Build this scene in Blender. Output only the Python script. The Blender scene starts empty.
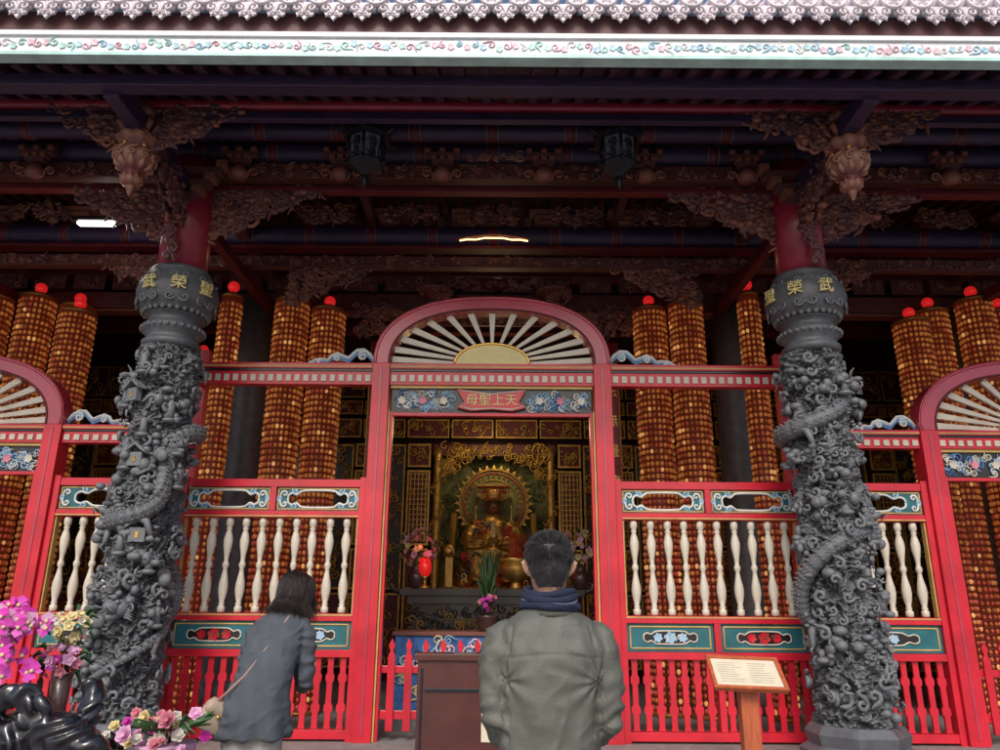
import bpy, math, random
from mathutils import Vector, Matrix, noise
R=random.Random(7)
pi=math.pi
S=bpy.context.scene
V=Vector
# ---------------------------------------------------------------- materials
def mat(name,col,rough=.5,metal=0,var=.2,scale=6,bump=.15,bscale=60,emit=None,es=0,coat=0,dirt=.0,wear=None,stretch=None,samp=True):
    m=bpy.data.materials.new(name); m.use_nodes=True
    nt=m.node_tree; N=nt.nodes; L=nt.links; b=N['Principled BSDF']
    tc=N.new('ShaderNodeTexCoord'); src=tc.outputs['Object']
    if stretch:
        mp=N.new('ShaderNodeMapping'); mp.inputs['Scale'].default_value=stretch
        L.new(src,mp.inputs[0]); src=mp.outputs[0]
    n1=N.new('ShaderNodeTexNoise'); n1.inputs['Scale'].default_value=scale; n1.inputs['Detail'].default_value=6
    L.new(src,n1.inputs['Vector'])
    r=N.new('ShaderNodeValToRGB')
    r.color_ramp.elements[0].position=.3; r.color_ramp.elements[1].position=.7
    c0=[max(0,c*(1-var)) for c in col]; c1=[min(1,c*(1+var)) for c in col]
    r.color_ramp.elements[0].color=(*c0,1); r.color_ramp.elements[1].color=(*c1,1)
    L.new(n1.outputs[0],r.inputs[0]); out=r.outputs[0]
    if dirt:
        n3=N.new('ShaderNodeTexNoise'); n3.inputs['Scale'].default_value=2.3; n3.inputs['Detail'].default_value=9; n3.inputs['Roughness'].default_value=.7
        L.new(tc.outputs['Object'],n3.inputs['Vector'])
        rr=N.new('ShaderNodeValToRGB'); rr.color_ramp.elements[0].position=.48; rr.color_ramp.elements[1].position=.72
        rr.color_ramp.elements[0].color=(0,0,0,1); rr.color_ramp.elements[1].color=(dirt,dirt,dirt,1)
        L.new(n3.outputs[0],rr.inputs[0])
        mx=N.new('ShaderNodeMixRGB'); mx.inputs[2].default_value=(col[0]*.3+.01,col[1]*.3+.01,col[2]*.3+.01,1)
        L.new(rr.outputs[0],mx.inputs[0]); L.new(out,mx.inputs[1]); out=mx.outputs[0]
    if wear:  # pointiness paints highlights on raised edges, along with dusty wear
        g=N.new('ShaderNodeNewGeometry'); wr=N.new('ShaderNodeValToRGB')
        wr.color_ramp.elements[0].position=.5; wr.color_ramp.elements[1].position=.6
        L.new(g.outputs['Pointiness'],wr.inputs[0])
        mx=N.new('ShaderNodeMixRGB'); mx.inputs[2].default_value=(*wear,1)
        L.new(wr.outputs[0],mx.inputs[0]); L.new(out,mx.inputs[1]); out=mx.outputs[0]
    L.new(out,b.inputs['Base Color'])
    b.inputs['Metallic'].default_value=metal
    rm=N.new('ShaderNodeMapRange'); rm.inputs['To Min'].default_value=max(.05,rough-.12); rm.inputs['To Max'].default_value=min(1,rough+.12)
    L.new(n1.outputs[0],rm.inputs['Value']); L.new(rm.outputs[0],b.inputs['Roughness'])
    if coat: b.inputs['Coat Weight'].default_value=coat; b.inputs['Coat Roughness'].default_value=.2
    if bump:
        n2=N.new('ShaderNodeTexNoise'); n2.inputs['Scale'].default_value=bscale; n2.inputs['Detail'].default_value=5
        L.new(src,n2.inputs['Vector'])
        bp=N.new('ShaderNodeBump'); bp.inputs['Strength'].default_value=bump; bp.inputs['Distance'].default_value=.01
        L.new(n2.outputs[0],bp.inputs['Height']); L.new(bp.outputs[0],b.inputs['Normal'])
    if emit:
        b.inputs['Emission Color'].default_value=(*emit,1); b.inputs['Emission Strength'].default_value=es
    if not samp:
        try: m.cycles.emission_sampling='NONE'
        except Exception: pass
    return m
M={}
def dm(k,*a,**kw): M[k]=mat(k,*a,**kw)
dm('red_paint',(.66,.014,.036),rough=.36,var=.16,scale=3,bump=.12,bscale=25,coat=.3,dirt=.45)
dm('red_arch',(.50,.040,.080),rough=.26,var=.15,scale=3,bump=.1,bscale=25,coat=.6,dirt=.2)
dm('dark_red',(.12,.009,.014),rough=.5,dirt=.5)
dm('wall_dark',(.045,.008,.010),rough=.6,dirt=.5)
dm('red_lacquer_col',(.32,.02,.045),rough=.35,coat=.3,dirt=.3)
dm('gold',(.72,.42,.09),rough=.32,metal=.8,var=.3,bump=.2,wear=(.9,.6,.2))
dm('gold_paint',(.62,.42,.14),rough=.45,var=.2,dirt=.3)
dm('sun_gold',(.80,.68,.30),rough=.4,var=.12,dirt=.15)
dm('gold_leaf_carving',(.50,.30,.07),rough=.38,metal=.6,var=.35,scale=12,bump=.3)
dm('cream',(.70,.63,.52),rough=.4,var=.10,bump=.08,dirt=.4,coat=.15)
dm('white_trim',(.75,.76,.74),rough=.45,var=.08,dirt=.2)
dm('teal',(.025,.15,.18),rough=.4,var=.25,dirt=.3)
dm('blue_paint',(.08,.22,.50),rough=.4,var=.25,dirt=.2)
dm('pale_blue',(.36,.55,.72),rough=.4,var=.15,dirt=.2)
dm('haze_tint_wood',(.036,.020,.062),rough=.5,var=.4,dirt=.4,stretch=(1,8,8))  # blue haze around the upper beams is put into the wood colour
dm('soffit_board',(.075,.034,.090),rough=.6,var=.4,dirt=.4,stretch=(6,1,1))  # violet glow under the eaves painted into the board colour
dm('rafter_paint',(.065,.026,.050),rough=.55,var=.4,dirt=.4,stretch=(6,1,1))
dm('brown_wood',(.115,.036,.030),rough=.5,var=.35,dirt=.4,stretch=(1,6,6))
dm('carved_red_wood',(.15,.030,.034),rough=.48,var=.4,scale=14,bump=.3,wear=(.27,.10,.07))
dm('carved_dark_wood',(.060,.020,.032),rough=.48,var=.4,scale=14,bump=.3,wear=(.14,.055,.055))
dm('pendant_paint',(.17,.035,.040),rough=.40,var=.5,scale=22,bump=.3,wear=(.38,.19,.13))
dm('stone_dark',(.080,.084,.092),rough=.48,var=.4,scale=10,bump=.5,bscale=90,wear=(.17,.178,.195),dirt=.5)  # carved ridges lightened in colour as highlights and worn dust
dm('stone_smooth',(.115,.12,.135),rough=.42,var=.25,scale=12,bump=.2,bscale=150,dirt=.35)
dm('granite',(.27,.26,.25),rough=.7,var=.2,scale=20,bump=.3,bscale=120,dirt=.4)
dm('tile_glaze',(.84,.76,.82),rough=.28,var=.14,scale=10,bump=.2,coat=.3,dirt=.25)
dm('fascia_white',(.86,.88,.90),rough=.4,var=.04,dirt=.08)
dm('fascia_pink',(.82,.55,.64),rough=.4,var=.2)
dm('fascia_blue',(.45,.68,.82),rough=.4,var=.2)
dm('fascia_teal',(.50,.78,.74),rough=.4,var=.2)
dm('iron',(.03,.03,.04),rough=.4,metal=.6,var=.3,bump=.2)
dm('lantern_glass',(.16,.16,.21),rough=.25,var=.1,bump=0,coat=.3)
dm('tower_core',(.14,.02,.012),rough=.5,emit=(.5,.06,.01),es=.06,samp=False)
dm('tower_bead',(.62,.25,.07),rough=.30,var=.4,scale=24,bump=0,emit=(1,.30,.06),es=.15,coat=.3,samp=False)
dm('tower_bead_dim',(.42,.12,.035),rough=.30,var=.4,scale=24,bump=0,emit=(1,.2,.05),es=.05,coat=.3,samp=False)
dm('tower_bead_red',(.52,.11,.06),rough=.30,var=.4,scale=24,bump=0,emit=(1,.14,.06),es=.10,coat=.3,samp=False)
dm('tower_bead_lit',(.75,.42,.14),rough=.30,var=.3,scale=24,bump=0,emit=(1,.48,.15),es=.45,samp=False)
dm('tower_cap',(.42,.17,.045),rough=.35,metal=.5)
dm('red_globe',(.75,.02,.025),rough=.12,var=.05,bump=0,emit=(1,.02,.02),es=.45,coat=.8,samp=False)
dm('tube_light',(.9,.9,.9),bump=0,var=0,emit=(1,.97,.9),es=9)
dm('warm_light',(.9,.7,.4),bump=0,var=0,emit=(1,.6,.25),es=3)
dm('jacket_man',(.130,.134,.112),rough=.5,var=.18,scale=7,bump=.35,bscale=230,dirt=.25)
dm('coat_woman',(.085,.098,.118),rough=.85,var=.18,scale=14,bump=.5,bscale=300)
dm('scarf_navy',(.018,.026,.06),rough=.85,var=.3,scale=30,bump=.6,bscale=250)
dm('scarf_stripe',(.20,.25,.34),rough=.85,var=.2,bump=.5,bscale=250)
dm('trousers_dark',(.03,.032,.04),rough=.8,bump=.4,bscale=200)
dm('trousers_light',(.42,.40,.38),rough=.8,bump=.4,bscale=200)
dm('shoe',(.03,.03,.03),rough=.4)
dm('skin',(.50,.29,.20),rough=.5,var=.1,scale=20,bump=.15,bscale=180)
dm('lip',(.42,.14,.12),rough=.4)
dm('eye_white',(.8,.78,.75),rough=.2,bump=0,var=0)
dm('eye_dark',(.02,.012,.01),rough=.1,bump=0,var=0)
dm('hair_black',(.030,.020,.018),rough=.36,var=.5,scale=30,bump=.3)
dm('hair_grey',(.040,.037,.040),rough=.4,var=.6,scale=30,bump=.3)
dm('leather_beige',(.42,.32,.24),rough=.5)
dm('strap_pink',(.42,.27,.22),rough=.5)
dm('box_metal',(.09,.020,.018),rough=.35,var=.2,bump=.1,dirt=.4,coat=.2)
dm('paper',(.74,.66,.50),rough=.7,var=.05,scale=12,bump=.05)
dm('ink',(.30,.25,.18),rough=.8)
dm('orange_wood',(.50,.12,.045),rough=.45,var=.25,stretch=(6,6,1),dirt=.3)
dm('driftwood',(.014,.014,.020),rough=.16,var=.4,bump=.5,bscale=14,coat=.8)
dm('orchid',(.66,.05,.45),rough=.5,var=.25,bump=.05)
dm('orchid_pale',(.75,.42,.62),rough=.5,var=.2,bump=.05)
dm('rose_pink',(.72,.24,.32),rough=.5,var=.25,bump=.05)
dm('flower_yellow',(.75,.63,.32),rough=.5,var=.2,bump=.05)
dm('flower_white',(.72,.66,.60),rough=.5,var=.1,bump=.05)
dm('leaf',(.04,.10,.03),rough=.45,var=.4,bump=.1)
dm('altar_black',(.02,.016,.018),rough=.3,var=.3,coat=.3)
dm('statue_gold',(.40,.23,.055),rough=.4,metal=.7,var=.5,scale=8,bump=.25,dirt=.5)
dm('statue_face',(.20,.10,.04),rough=.35,metal=.3,coat=.3)
dm('niche_back',(.20,.21,.07),rough=.5,metal=.2,var=.5,scale=5,bump=.4)
dm('blue_cloth',(.05,.16,.42),rough=.7,var=.4,scale=14)
dm('pot_dark',(.08,.04,.035),rough=.3,coat=.4)
dm('wax_red',(.55,.02,.02),rough=.4)
def slab(name,c1,c2,mo,sc):
    m=bpy.data.materials.new(name); m.use_nodes=True; nt=m.node_tree;N=nt.nodes;L=nt.links;b=N['Principled BSDF']
    tc=N.new('ShaderNodeTexCoord'); br=N.new('ShaderNodeTexBrick'); br.inputs['Scale'].default_value=sc
    br.inputs['Color1'].default_value=(*c1,1);br.inputs['Color2'].default_value=(*c2,1);br.inputs['Mortar'].default_value=(*mo,1)
    br.inputs['Mortar Size'].default_value=.012
    L.new(tc.outputs['Object'],br.inputs['Vector'])
    n=N.new('ShaderNodeTexNoise');n.inputs['Scale'].default_value=30;n.inputs['Detail'].default_value=8
    L.new(tc.outputs['Object'],n.inputs['Vector'])
    mx=N.new('ShaderNodeMixRGB');mx.blend_type='MULTIPLY';mx.inputs[0].default_value=.5
    L.new(br.outputs[0],mx.inputs[1]);L.new(n.outputs[1],mx.inputs[2]);L.new(mx.outputs[0],b.inputs['Base Color'])
    b.inputs['Roughness'].default_value=.6
    bp=N.new('ShaderNodeBump');bp.inputs['Strength'].default_value=.2;L.new(n.outputs[0],bp.inputs['Height']);L.new(bp.outputs[0],b.inputs['Normal'])
    M[name]=m
slab('paving',(.26,.25,.24),(.33,.31,.29),(.10,.095,.09),1.0)
# ---------------------------------------------------------------- mesh builder
class MB:
    def __init__(s): s.v=[];s.f=[];s.mi=[];s.sm=[];s.ml=[]
    def m(s,k):
        if k not in s.ml: s.ml.append(k)
        return s.ml.index(k)
    def add(s,vs,fs,k,smooth=False):
        o=len(s.v); s.v+= [tuple(v) for v in vs]; i=s.m(k)
        for f in fs: s.f.append([a+o for a in f]); s.mi.append(i); s.sm.append(smooth)
    def box(s,x0,x1,y0,y1,z0,z1,k):
        s.add([(x0,y0,z0),(x1,y0,z0),(x1,y1,z0),(x0,y1,z0),(x0,y0,z1),(x1,y0,z1),(x1,y1,z1),(x0,y1,z1)],
              [(0,3,2,1),(4,5,6,7),(0,1,5,4),(1,2,6,5),(2,3,7,6),(3,0,4,7)],k)
    def prism(s,poly,y0,y1,k,T=None):
        n=len(poly); vs=[V((x,y0,z)) for x,z in poly]+[V((x,y1,z)) for x,z in poly]
        if T: vs=[T@v for v in vs]
        s.add(vs,[tuple(range(n)),tuple(range(2*n-1,n-1,-1))]+[(i,i+n,(i+1)%n+n,(i+1)%n) for i in range(n)],k)
    def band(s,outer,inner,y0,y1,k,closed=True):
        n=len(outer); vs=[V((x,y0,z)) for x,z in outer]+[V((x,y0,z)) for x,z in inner]+[V((x,y1,z)) for x,z in outer]+[V((x,y1,z)) for x,z in inner]
        fs=[]
        for i in range(n if closed else n-1):
            j=(i+1)%n
            fs+=[(i,j,n+j,n+i),(2*n+i,3*n+i,3*n+j,2*n+j),(i,2*n+i,2*n+j,j),(n+i,n+j,3*n+j,3*n+i)]
        if not closed:
            fs+=[(0,n,3*n,2*n),(n-1,3*n-1,4*n-1,2*n-1)]
        s.add(vs,fs,k)
    def tube(s,pts,rad,seg=8,k='gold',asp=1,up=None,smooth=True):
        pts=[V(p) for p in pts]; n=len(pts)
        if not isinstance(rad,(list,tuple)): rad=[rad]*n
        u=V(up) if up else None; vs=[];fs=[]
        prev=None
        for i,p in enumerate(pts):
            t=(pts[min(i+1,n-1)]-pts[max(i-1,0)])
            if t.length<1e-9: t=V((0,0,1))
            t.normalize()
            if prev is None:
                a=u if u else (V((0,0,1)) if abs(t.z)<.9 else V((1,0,0)))
            else: a=prev
            a=a-t*a.dot(t)
            if a.length<1e-6: a=V((1,0,0))-t*t.x
            a.normalize(); b=t.cross(a); prev=a
            for j in range(seg):
                an=2*pi*j/seg
                vs.append(p+a*(math.cos(an)*rad[i])+b*(math.sin(an)*rad[i]*asp))
        for i in range(n-1):
            for j in range(seg):
                j2=(j+1)%seg
                fs.append((i*seg+j,i*seg+j2,(i+1)*seg+j2,(i+1)*seg+j))
        fs.append(tuple(range(seg-1,-1,-1))); fs.append(tuple(range((n-1)*seg,n*seg)))
        s.add(vs,fs,k,smooth)
    def lathe(s,prof,c=(0,0,0),seg=16,k='gold',smooth=True,mod=None,sq=1):
        vs=[];fs=[];n=len(prof)
        for r,z in prof:
            for j in range(seg):
                a=2*pi*j/seg+ (pi/seg if seg<=8 else 0)
                rr=r*(mod(a,z) if mod else 1)
                vs.append((c[0]+rr*math.cos(a),c[1]+rr*math.sin(a)*sq,c[2]+z))
        for i in range(n-1):
            for j in range(seg):
                j2=(j+1)%seg; fs.append((i*seg+j,i*seg+j2,(i+1)*seg+j2,(i+1)*seg+j))
        fs.append(tuple(range(seg-1,-1,-1))); fs.append(tuple(range((n-1)*seg,n*seg)))
        s.add(vs,fs,k,smooth)
    def ball(s,c,r,k,seg=10,rings=6,T=None):
        if not isinstance(r,(list,tuple)): r=(r,r,r)
        vs=[(0,0,-1)];fs=[]
        for i in range(1,rings):
            ph=pi*i/rings
            for j in range(seg):
                a=2*pi*j/seg; vs.append((math.sin(ph)*math.cos(a),math.sin(ph)*math.sin(a),-math.cos(ph)))
        vs.append((0,0,1))
        for j in range(seg):
            j2=(j+1)%seg
            fs.append((0,1+j2,1+j))
            for i in range(rings-2): fs.append((1+i*seg+j,1+i*seg+j2,1+(i+1)*seg+j2,1+(i+1)*seg+j))
            fs.append((len(vs)-1,1+(rings-2)*seg+j,1+(rings-2)*seg+j2))
        o=[]
        for v in vs:
            w=V((v[0]*r[0],v[1]*r[1],v[2]*r[2]))
            if T: w=T@w
            o.append(w+V(c))
        s.add(o,fs,k,True)
    def loft(s,rings,k,seg=24,p=2.0,T=None,smooth=True):
        vs=[];fs=[];n=len(rings)
        for rg in rings:
            cx,cy,cz,rx,ry=rg[:5]; tl=rg[5] if len(rg)>5 else 0
            for j in range(seg):
                a=2*pi*j/seg;ca,sa=math.cos(a),math.sin(a)
                x=rx*math.copysign(abs(ca)**(2/p),ca);y=ry*math.copysign(abs(sa)**(2/p),sa)
                vs.append(V((cx+x,cy+y*math.cos(tl),cz+y*math.sin(tl))))
        if T: vs=[T@v for v in vs]
        for i in range(n-1):
            for j in range(seg):
                j2=(j+1)%seg; fs.append((i*seg+j,i*seg+j2,(i+1)*seg+j2,(i+1)*seg+j))
        fs.append(tuple(range(seg-1,-1,-1))); fs.append(tuple(range((n-1)*seg,n*seg)))
        s.add(vs,fs,k,smooth)
    def spiral(s,c,ux,uy,Rr,turns,tr,k,start=0,d=1,seg=5,tail=1.0):
        c=V(c);ux=V(ux);uy=V(uy);pts=[];rad=[]
        N=max(7,int(turns*9))
        if tail>0:
            a=start
            e=c+ux*math.cos(a)*Rr+uy*math.sin(a)*Rr
            tan=(ux*-math.sin(a)+uy*math.cos(a))*d
            o=(ux*math.cos(a)+uy*math.sin(a))
            for q in (1,.66,.33):
                pts.append(e-tan*Rr*tail*1.3*q+o*Rr*.45*tail*q*q); rad.append(tr*(.35+.65*(1-q)))
        for i in range(N):
            t=i/(N-1);a=start+d*t*turns*2*pi;r=Rr*(1-.85*t)
            pts.append(c+ux*math.cos(a)*r+uy*math.sin(a)*r);rad.append(tr*(1-.35*t))
        s.tube(pts,rad,seg,k,up=ux.cross(uy))
    def scrolls(s,o,ux,uy,w,h,n,size,ks,mask=None,tr=.22,rr=None,lumps=0):
        rr=rr or R;o=V(o);ux=V(ux);uy=V(uy);nn=ux.cross(uy)
        def pick():
            for _ in range(14):
                a,b=rr.random(),rr.random()
                if mask is None or mask(a,b): break
            return a,b
        for i in range(n):
            a,b=pick()
            sz=size*rr.uniform(.6,1.3)
            p=o+ux*(a*w)+uy*(b*h)+nn*rr.uniform(-.3,.6)*size*.4
            s.spiral(p,ux,uy,sz,rr.uniform(.9,1.5),sz*tr,rr.choice(ks),rr.uniform(0,6.28),rr.choice((-1,1)),seg=4,tail=rr.uniform(.4,1.2))
        for i in range(lumps):
            a,b=pick();p=o+ux*(a*w)+uy*(b*h)
            q=size*rr.uniform(.45,1.0);s.ball(p,(q,q*.8,q*.7),rr.choice(ks),7,5)
    def petals(s,c,n,size,k,num=5,cup=.3,rot=0,wid=.42):
        c=V(c);n=V(n).normalized();a=n.orthogonal().normalized();b=n.cross(a)
        for i in range(num):
            t=rot+2*pi*i/num;d=a*math.cos(t)+b*math.sin(t);e=n.cross(d)
            v=[c,c+d*size*.55+e*size*wid+n*size*cup*.5,c+d*size*.6+n*size*cup*.25,c+d*size*.55-e*size*wid+n*size*cup*.5,c+d*size+n*size*cup]
            s.add(v,[(0,1,2),(0,2,3),(1,4,2),(2,4,3)],k,True)
    def mesh(s,name):
        me=bpy.data.meshes.new(name); me.from_pydata(s.v,[],s.f)
        for k in s.ml: me.materials.append(M[k])
        me.polygons.foreach_set('material_index',s.mi); me.polygons.foreach_set('use_smooth',s.sm)
        me.update(); return me
    def obj(s,name,parent=None,bevel=0,loc=None):
        o=bpy.data.objects.new(name,s.mesh(name)); S.collection.objects.link(o)
        if parent: o.parent=parent
        if loc: o.location=loc
        if bevel:
            b=o.modifiers.new('bevel','BEVEL');b.width=bevel;b.segments=2;b.limit_method='ANGLE';b.angle_limit=math.radians(40)
        return o
def empty(name,loc=(0,0,0)):
    e=bpy.data.objects.new(name,None);S.collection.objects.link(e);e.location=loc;return e
def inst(name,me,loc,parent=None,scale=None,rz=0):
    o=bpy.data.objects.new(name,me);S.collection.objects.link(o);o.location=loc;o.rotation_euler[2]=rz
    if scale:o.scale=scale
    if parent:o.parent=parent
    return o
def text(name,s,loc,size,k,parent,rz=0,ext=.004,rx=90):
    c=bpy.data.curves.new(name,'FONT');c.body=s;c.size=size;c.align_x='CENTER';c.align_y='CENTER';c.extrude=ext
    c.materials.append(M[k]);o=bpy.data.objects.new(name,c);S.collection.objects.link(o)
    o.location=loc;o.rotation_euler=(math.radians(rx),0,rz);o.parent=parent;return o
def remesh(mb,name,vox,parent,it=4,disp=None,fac=.5):
    o=mb.obj('tmp');md=o.modifiers.new('r','REMESH');md.mode='VOXEL';md.voxel_size=vox
    sm=o.modifiers.new('s','SMOOTH');sm.iterations=it;sm.factor=fac
    bpy.context.view_layer.update()
    dg=bpy.context.evaluated_depsgraph_get();me=bpy.data.meshes.new_from_object(o.evaluated_get(dg))
    bpy.data.objects.remove(o)
    me.name=name
    if not me.materials:
        me.materials.append(M[mb.ml[0]])
    if disp:
        nn=[v.normal.copy() for v in me.vertices]
        for v,n in zip(me.vertices,nn): v.co=v.co+n*disp(v.co,n)
    for p in me.polygons:p.use_smooth=True
    o2=bpy.data.objects.new(name,me);S.collection.objects.link(o2)
    if parent:o2.parent=parent
    return o2
# ================================================================ GROUND
g=MB();g.add([(-150,-150,0),(150,-150,0),(150,150,0),(-150,150,0)],[(0,1,2,3)],'paving');g.obj('ground')
PZ=.38
g=MB();g.box(-12,12,5.62,15,-.02,PZ-.12,'granite');g.box(-12.06,12.06,5.55,15.05,PZ-.118,PZ,'granite')
g.box(-2,2,5.25,5.60,.0,.19,'granite')
g.obj('stone_platform',bevel=.012)
# ================================================================ TEMPLE HALL
hall=empty('temple_hall')
EY=4.4
g=MB();n=62;sp=.205
for i in range(n+1):
    x=(i-n/2)*sp
    g.tube([(x,EY-.02,5.665),(x,6.5,5.665+2.1*.50),(x,10,5.665+5.6*.55)],.072,10,'tile_glaze')
    T=Matrix.Translation((x,EY-.03,5.665))@Matrix.Rotation(pi/2,4,'X')
    c=[(.080,0),(.086,.01),(.086,.035),(.072,.042),(.066,.028),(.04,.028),(.03,.044),(.001,.05)]
    mb=MB();mb.lathe(c,(0,0,0),18,'tile_glaze')
    for q in range(6):
        mb.ball((.052*math.cos(q*1.047),.052*math.sin(q*1.047),.034),.011,'tile_glaze',6,4)
    g.add([T@V(v) for v in mb.v],mb.f,'tile_glaze',True)
    xm=x+sp/2
    pl=[(-.104,.10),(-.100,.02),(-.088,-.01),(-.07,-.012),(-.06,-.05),(-.03,-.055),(0,-.095),(.03,-.055),(.06,-.05),(.07,-.012),(.088,-.01),(.100,.02),(.104,.10),(.05,.065),(0,.052),(-.05,.065)]
    g.prism([(xm+a,5.565+b) for a,b in pl],EY-.035,EY-.015,'tile_glaze')
    for q in (-1,1):
        g.spiral((xm+q*.048,EY-.045,5.565),(q,0,0),(0,0,1),.040,1.3,.012,'tile_glaze',pi,-1,6)
        g.spiral((xm+q*.02,EY-.04,5.515),(q,0,0),(0,0,1),.022,1.1,.008,'tile_glaze',0,1,5)
g.add([(-7,EY-.0,5.60),(7,EY,5.60),(7,6.5,5.60+2.1*.50),(-7,6.5,5.60+2.1*.50)],[(0,1,2,3)],'tile_glaze')
g.add([(-7,6.5,6.65),(7,6.5,6.65),(7,14,10.8),(-7,14,10.8)],[(0,1,2,3)],'tile_glaze')
g.obj('roof_tiles',hall)
g=MB()
g.box(-7,7,EY+.02,EY+.09,5.22,5.355,'fascia_white')
g.box(-7,7,EY+.0,EY+.11,5.357,5.395,'fascia_white')
g.box(-7,7,EY+.005,EY+.10,5.190,5.218,'fascia_teal')
g.box(-7,7,EY+.04,EY+.2,5.397,5.59,'carved_dark_wood')
rr=random.Random(40)
for i in range(120):
    x=-6.9+i*.115
    g.spiral((x,EY+.016,5.29+rr.uniform(-.02,.02)),(1,0,0),(0,0,1),rr.uniform(.025,.04),1.2,.009,rr.choice(('fascia_blue','fascia_teal','fascia_pink','fascia_white')),rr.uniform(0,6),rr.choice((-1,1)),4)
    g.petals((x+.06,EY+.014,5.285+rr.uniform(-.02,.02)),(0,-1,0),.03,rr.choice(('fascia_pink','fascia_teal','fascia_blue')),5,.15,rr.random())
g.obj('eave_fascia',hall,bevel=.003)
g=MB()
def sz(y): return 5.22+(y-4.5)*.36 if y<6.5 else 5.94+(y-6.5)*.14
for y0,y1 in ((4.5,6.5),(6.5,13.2)):
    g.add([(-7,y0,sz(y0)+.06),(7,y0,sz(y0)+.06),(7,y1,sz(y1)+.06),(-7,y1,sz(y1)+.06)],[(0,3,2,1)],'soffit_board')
for i in range(76):
    x=-7+i*.188
    for y0,y1 in ((4.52,6.49),(6.51,12.9)):
        a,b=sz(y0),sz(y1);w=.034
        g.add([(x-w,y0,a-.05),(x+w,y0,a-.05),(x+w,y1,b-.05),(x-w,y1,b-.05),(x-w,y0,a+.055),(x+w,y0,a+.055),(x+w,y1,b+.055),(x-w,y1,b+.055)],
          [(0,3,2,1),(0,1,5,4),(1,2,6,5),(2,3,7,6),(3,0,4,7)],'rafter_paint' if y0<6 else 'brown_wood')
g.obj('rafters',hall)
g=MB()
def beamx(y,z,h,d,k,x0=-7,x1=7): g.box(x0,x1,y-d/2,y+d/2,z-h/2,z+h/2,k)
beamx(4.72,5.19,.10,.12,'haze_tint_wood')
g.tube([(-7,5.3,5.44),(7,5.3,5.44)],.055,14,'red_lacquer_col');beamx(5.3,5.33,.07,.07,'haze_tint_wood')
g.tube([(-7,5.85,5.58),(7,5.85,5.58)],.08,14,'haze_tint_wood')
g.tube([(-7,6.3,5.64),(7,6.3,5.64)],.11,16,'haze_tint_wood');beamx(6.3,5.42,.15,.12,'brown_wood');beamx(6.3,5.24,.05,.10,'dark_red')
beamx(7.2,5.85,.18,.16,'brown_wood')
g.tube([(-7,7.8,5.54),(7,7.8,5.54)],.12,16,'haze_tint_wood');beamx(7.8,5.38,.04,.16,'dark_red');beamx(7.8,5.20,.13,.12,'brown_wood')
beamx(9.0,5.7,.3,.2,'dark_red');beamx(9.0,5.2,.22,.16,'brown_wood');beamx(9.0,5.06,.03,.18,'carved_red_wood')
beamx(10.4,5.9,.3,.2,'haze_tint_wood');beamx(10.4,5.4,.2,.16,'dark_red')
for sx in (-1,1):
    for X in (2.84,5.9):
        x=sx*X
        g.box(x-.06,x+.06,4.75,6.2,5.10,5.26,'haze_tint_wood')
        g.box(x-.05,x+.05,6.5,9.0,5.0,5.12,'dark_red')
        g.box(x-.07,x+.07,6.35,10.3,5.45,5.70,'brown_wood')
    for X in (1.42,4.3): # intermediate longitudinal ties
        x=sx*X;g.box(x-.045,x+.045,5.35,9.0,5.735,5.83,'brown_wood')
# metal/painted bands round the purlins
for y,z,r in ((5.85,5.58,.083),(6.3,5.64,.113),(7.8,5.54,.123)):
    for i in range(19):
        x=-6.3+i*.7
        g.tube([(x-.03,y,z),(x+.03,y,z)],r,16,'dark_red');g.tube([(x+.045,y,z),(x+.055,y,z)],r,16,'carved_red_wood');g.tube([(x-.055,y,z),(x-.045,y,z)],r,16,'carved_red_wood')
g.obj('beams',hall,bevel=.006)
g=MB();rr=random.Random(3)
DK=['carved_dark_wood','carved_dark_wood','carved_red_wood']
for sx in (-1,1):
    x=sx*2.84
    for d in (-1,1):
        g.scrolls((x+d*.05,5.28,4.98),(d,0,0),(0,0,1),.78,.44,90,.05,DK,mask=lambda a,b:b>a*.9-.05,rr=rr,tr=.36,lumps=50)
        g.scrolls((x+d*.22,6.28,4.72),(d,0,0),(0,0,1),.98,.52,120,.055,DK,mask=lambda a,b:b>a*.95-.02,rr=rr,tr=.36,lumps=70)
    for k in range(2):
        g.scrolls((x-.04+k*.08,5.35,4.75),(0,1,0),(0,0,1),.75,.42,55,.05,DK,mask=lambda a,b:b>1-a-.15,rr=rr,tr=.36,lumps=30)
    zz=4.40
    for i in range(11):
        g.spiral((x+.03*math.sin(i*1.3),5.98,zz+i*.075),(1,0,0),(0,0,1),.05,1.2,.018,'carved_dark_wood',i,(-1)**i,5)
        g.ball((x+.03*math.sin(i*1.3),5.99,zz+i*.075),.035,'carved_dark_wood',6,4)
    for lv in range(3):
        w=.14+.1*lv;z=5.02+.13*lv
        g.box(x-w,x+w,6.05,6.16,z,z+.06,'carved_dark_wood')
        for q in (-1,1): g.box(x+q*w-.045,x+q*w+.045,6.03,6.18,z+.062,z+.12,'carved_red_wood')
for i in range(30):
    x=-6.6+i*.45
    g.scrolls((x-.2,6.235,5.36),(1,0,0),(0,0,1),.4,.12,12,.03,['carved_red_wood','carved_dark_wood'],rr=rr,tr=.35,lumps=3)
    g.scrolls((x-.2,7.735,5.15),(1,0,0),(0,0,1),.4,.10,10,.03,['carved_red_wood','carved_dark_wood'],rr=rr,tr=.35,lumps=3)
    if i%2==0:
        for lv in range(3):
            w=.07+.06*lv;z=5.68+.07*lv
            g.box(x-w,x+w,7.72,7.88,z,z+.045,'carved_red_wood')
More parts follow.
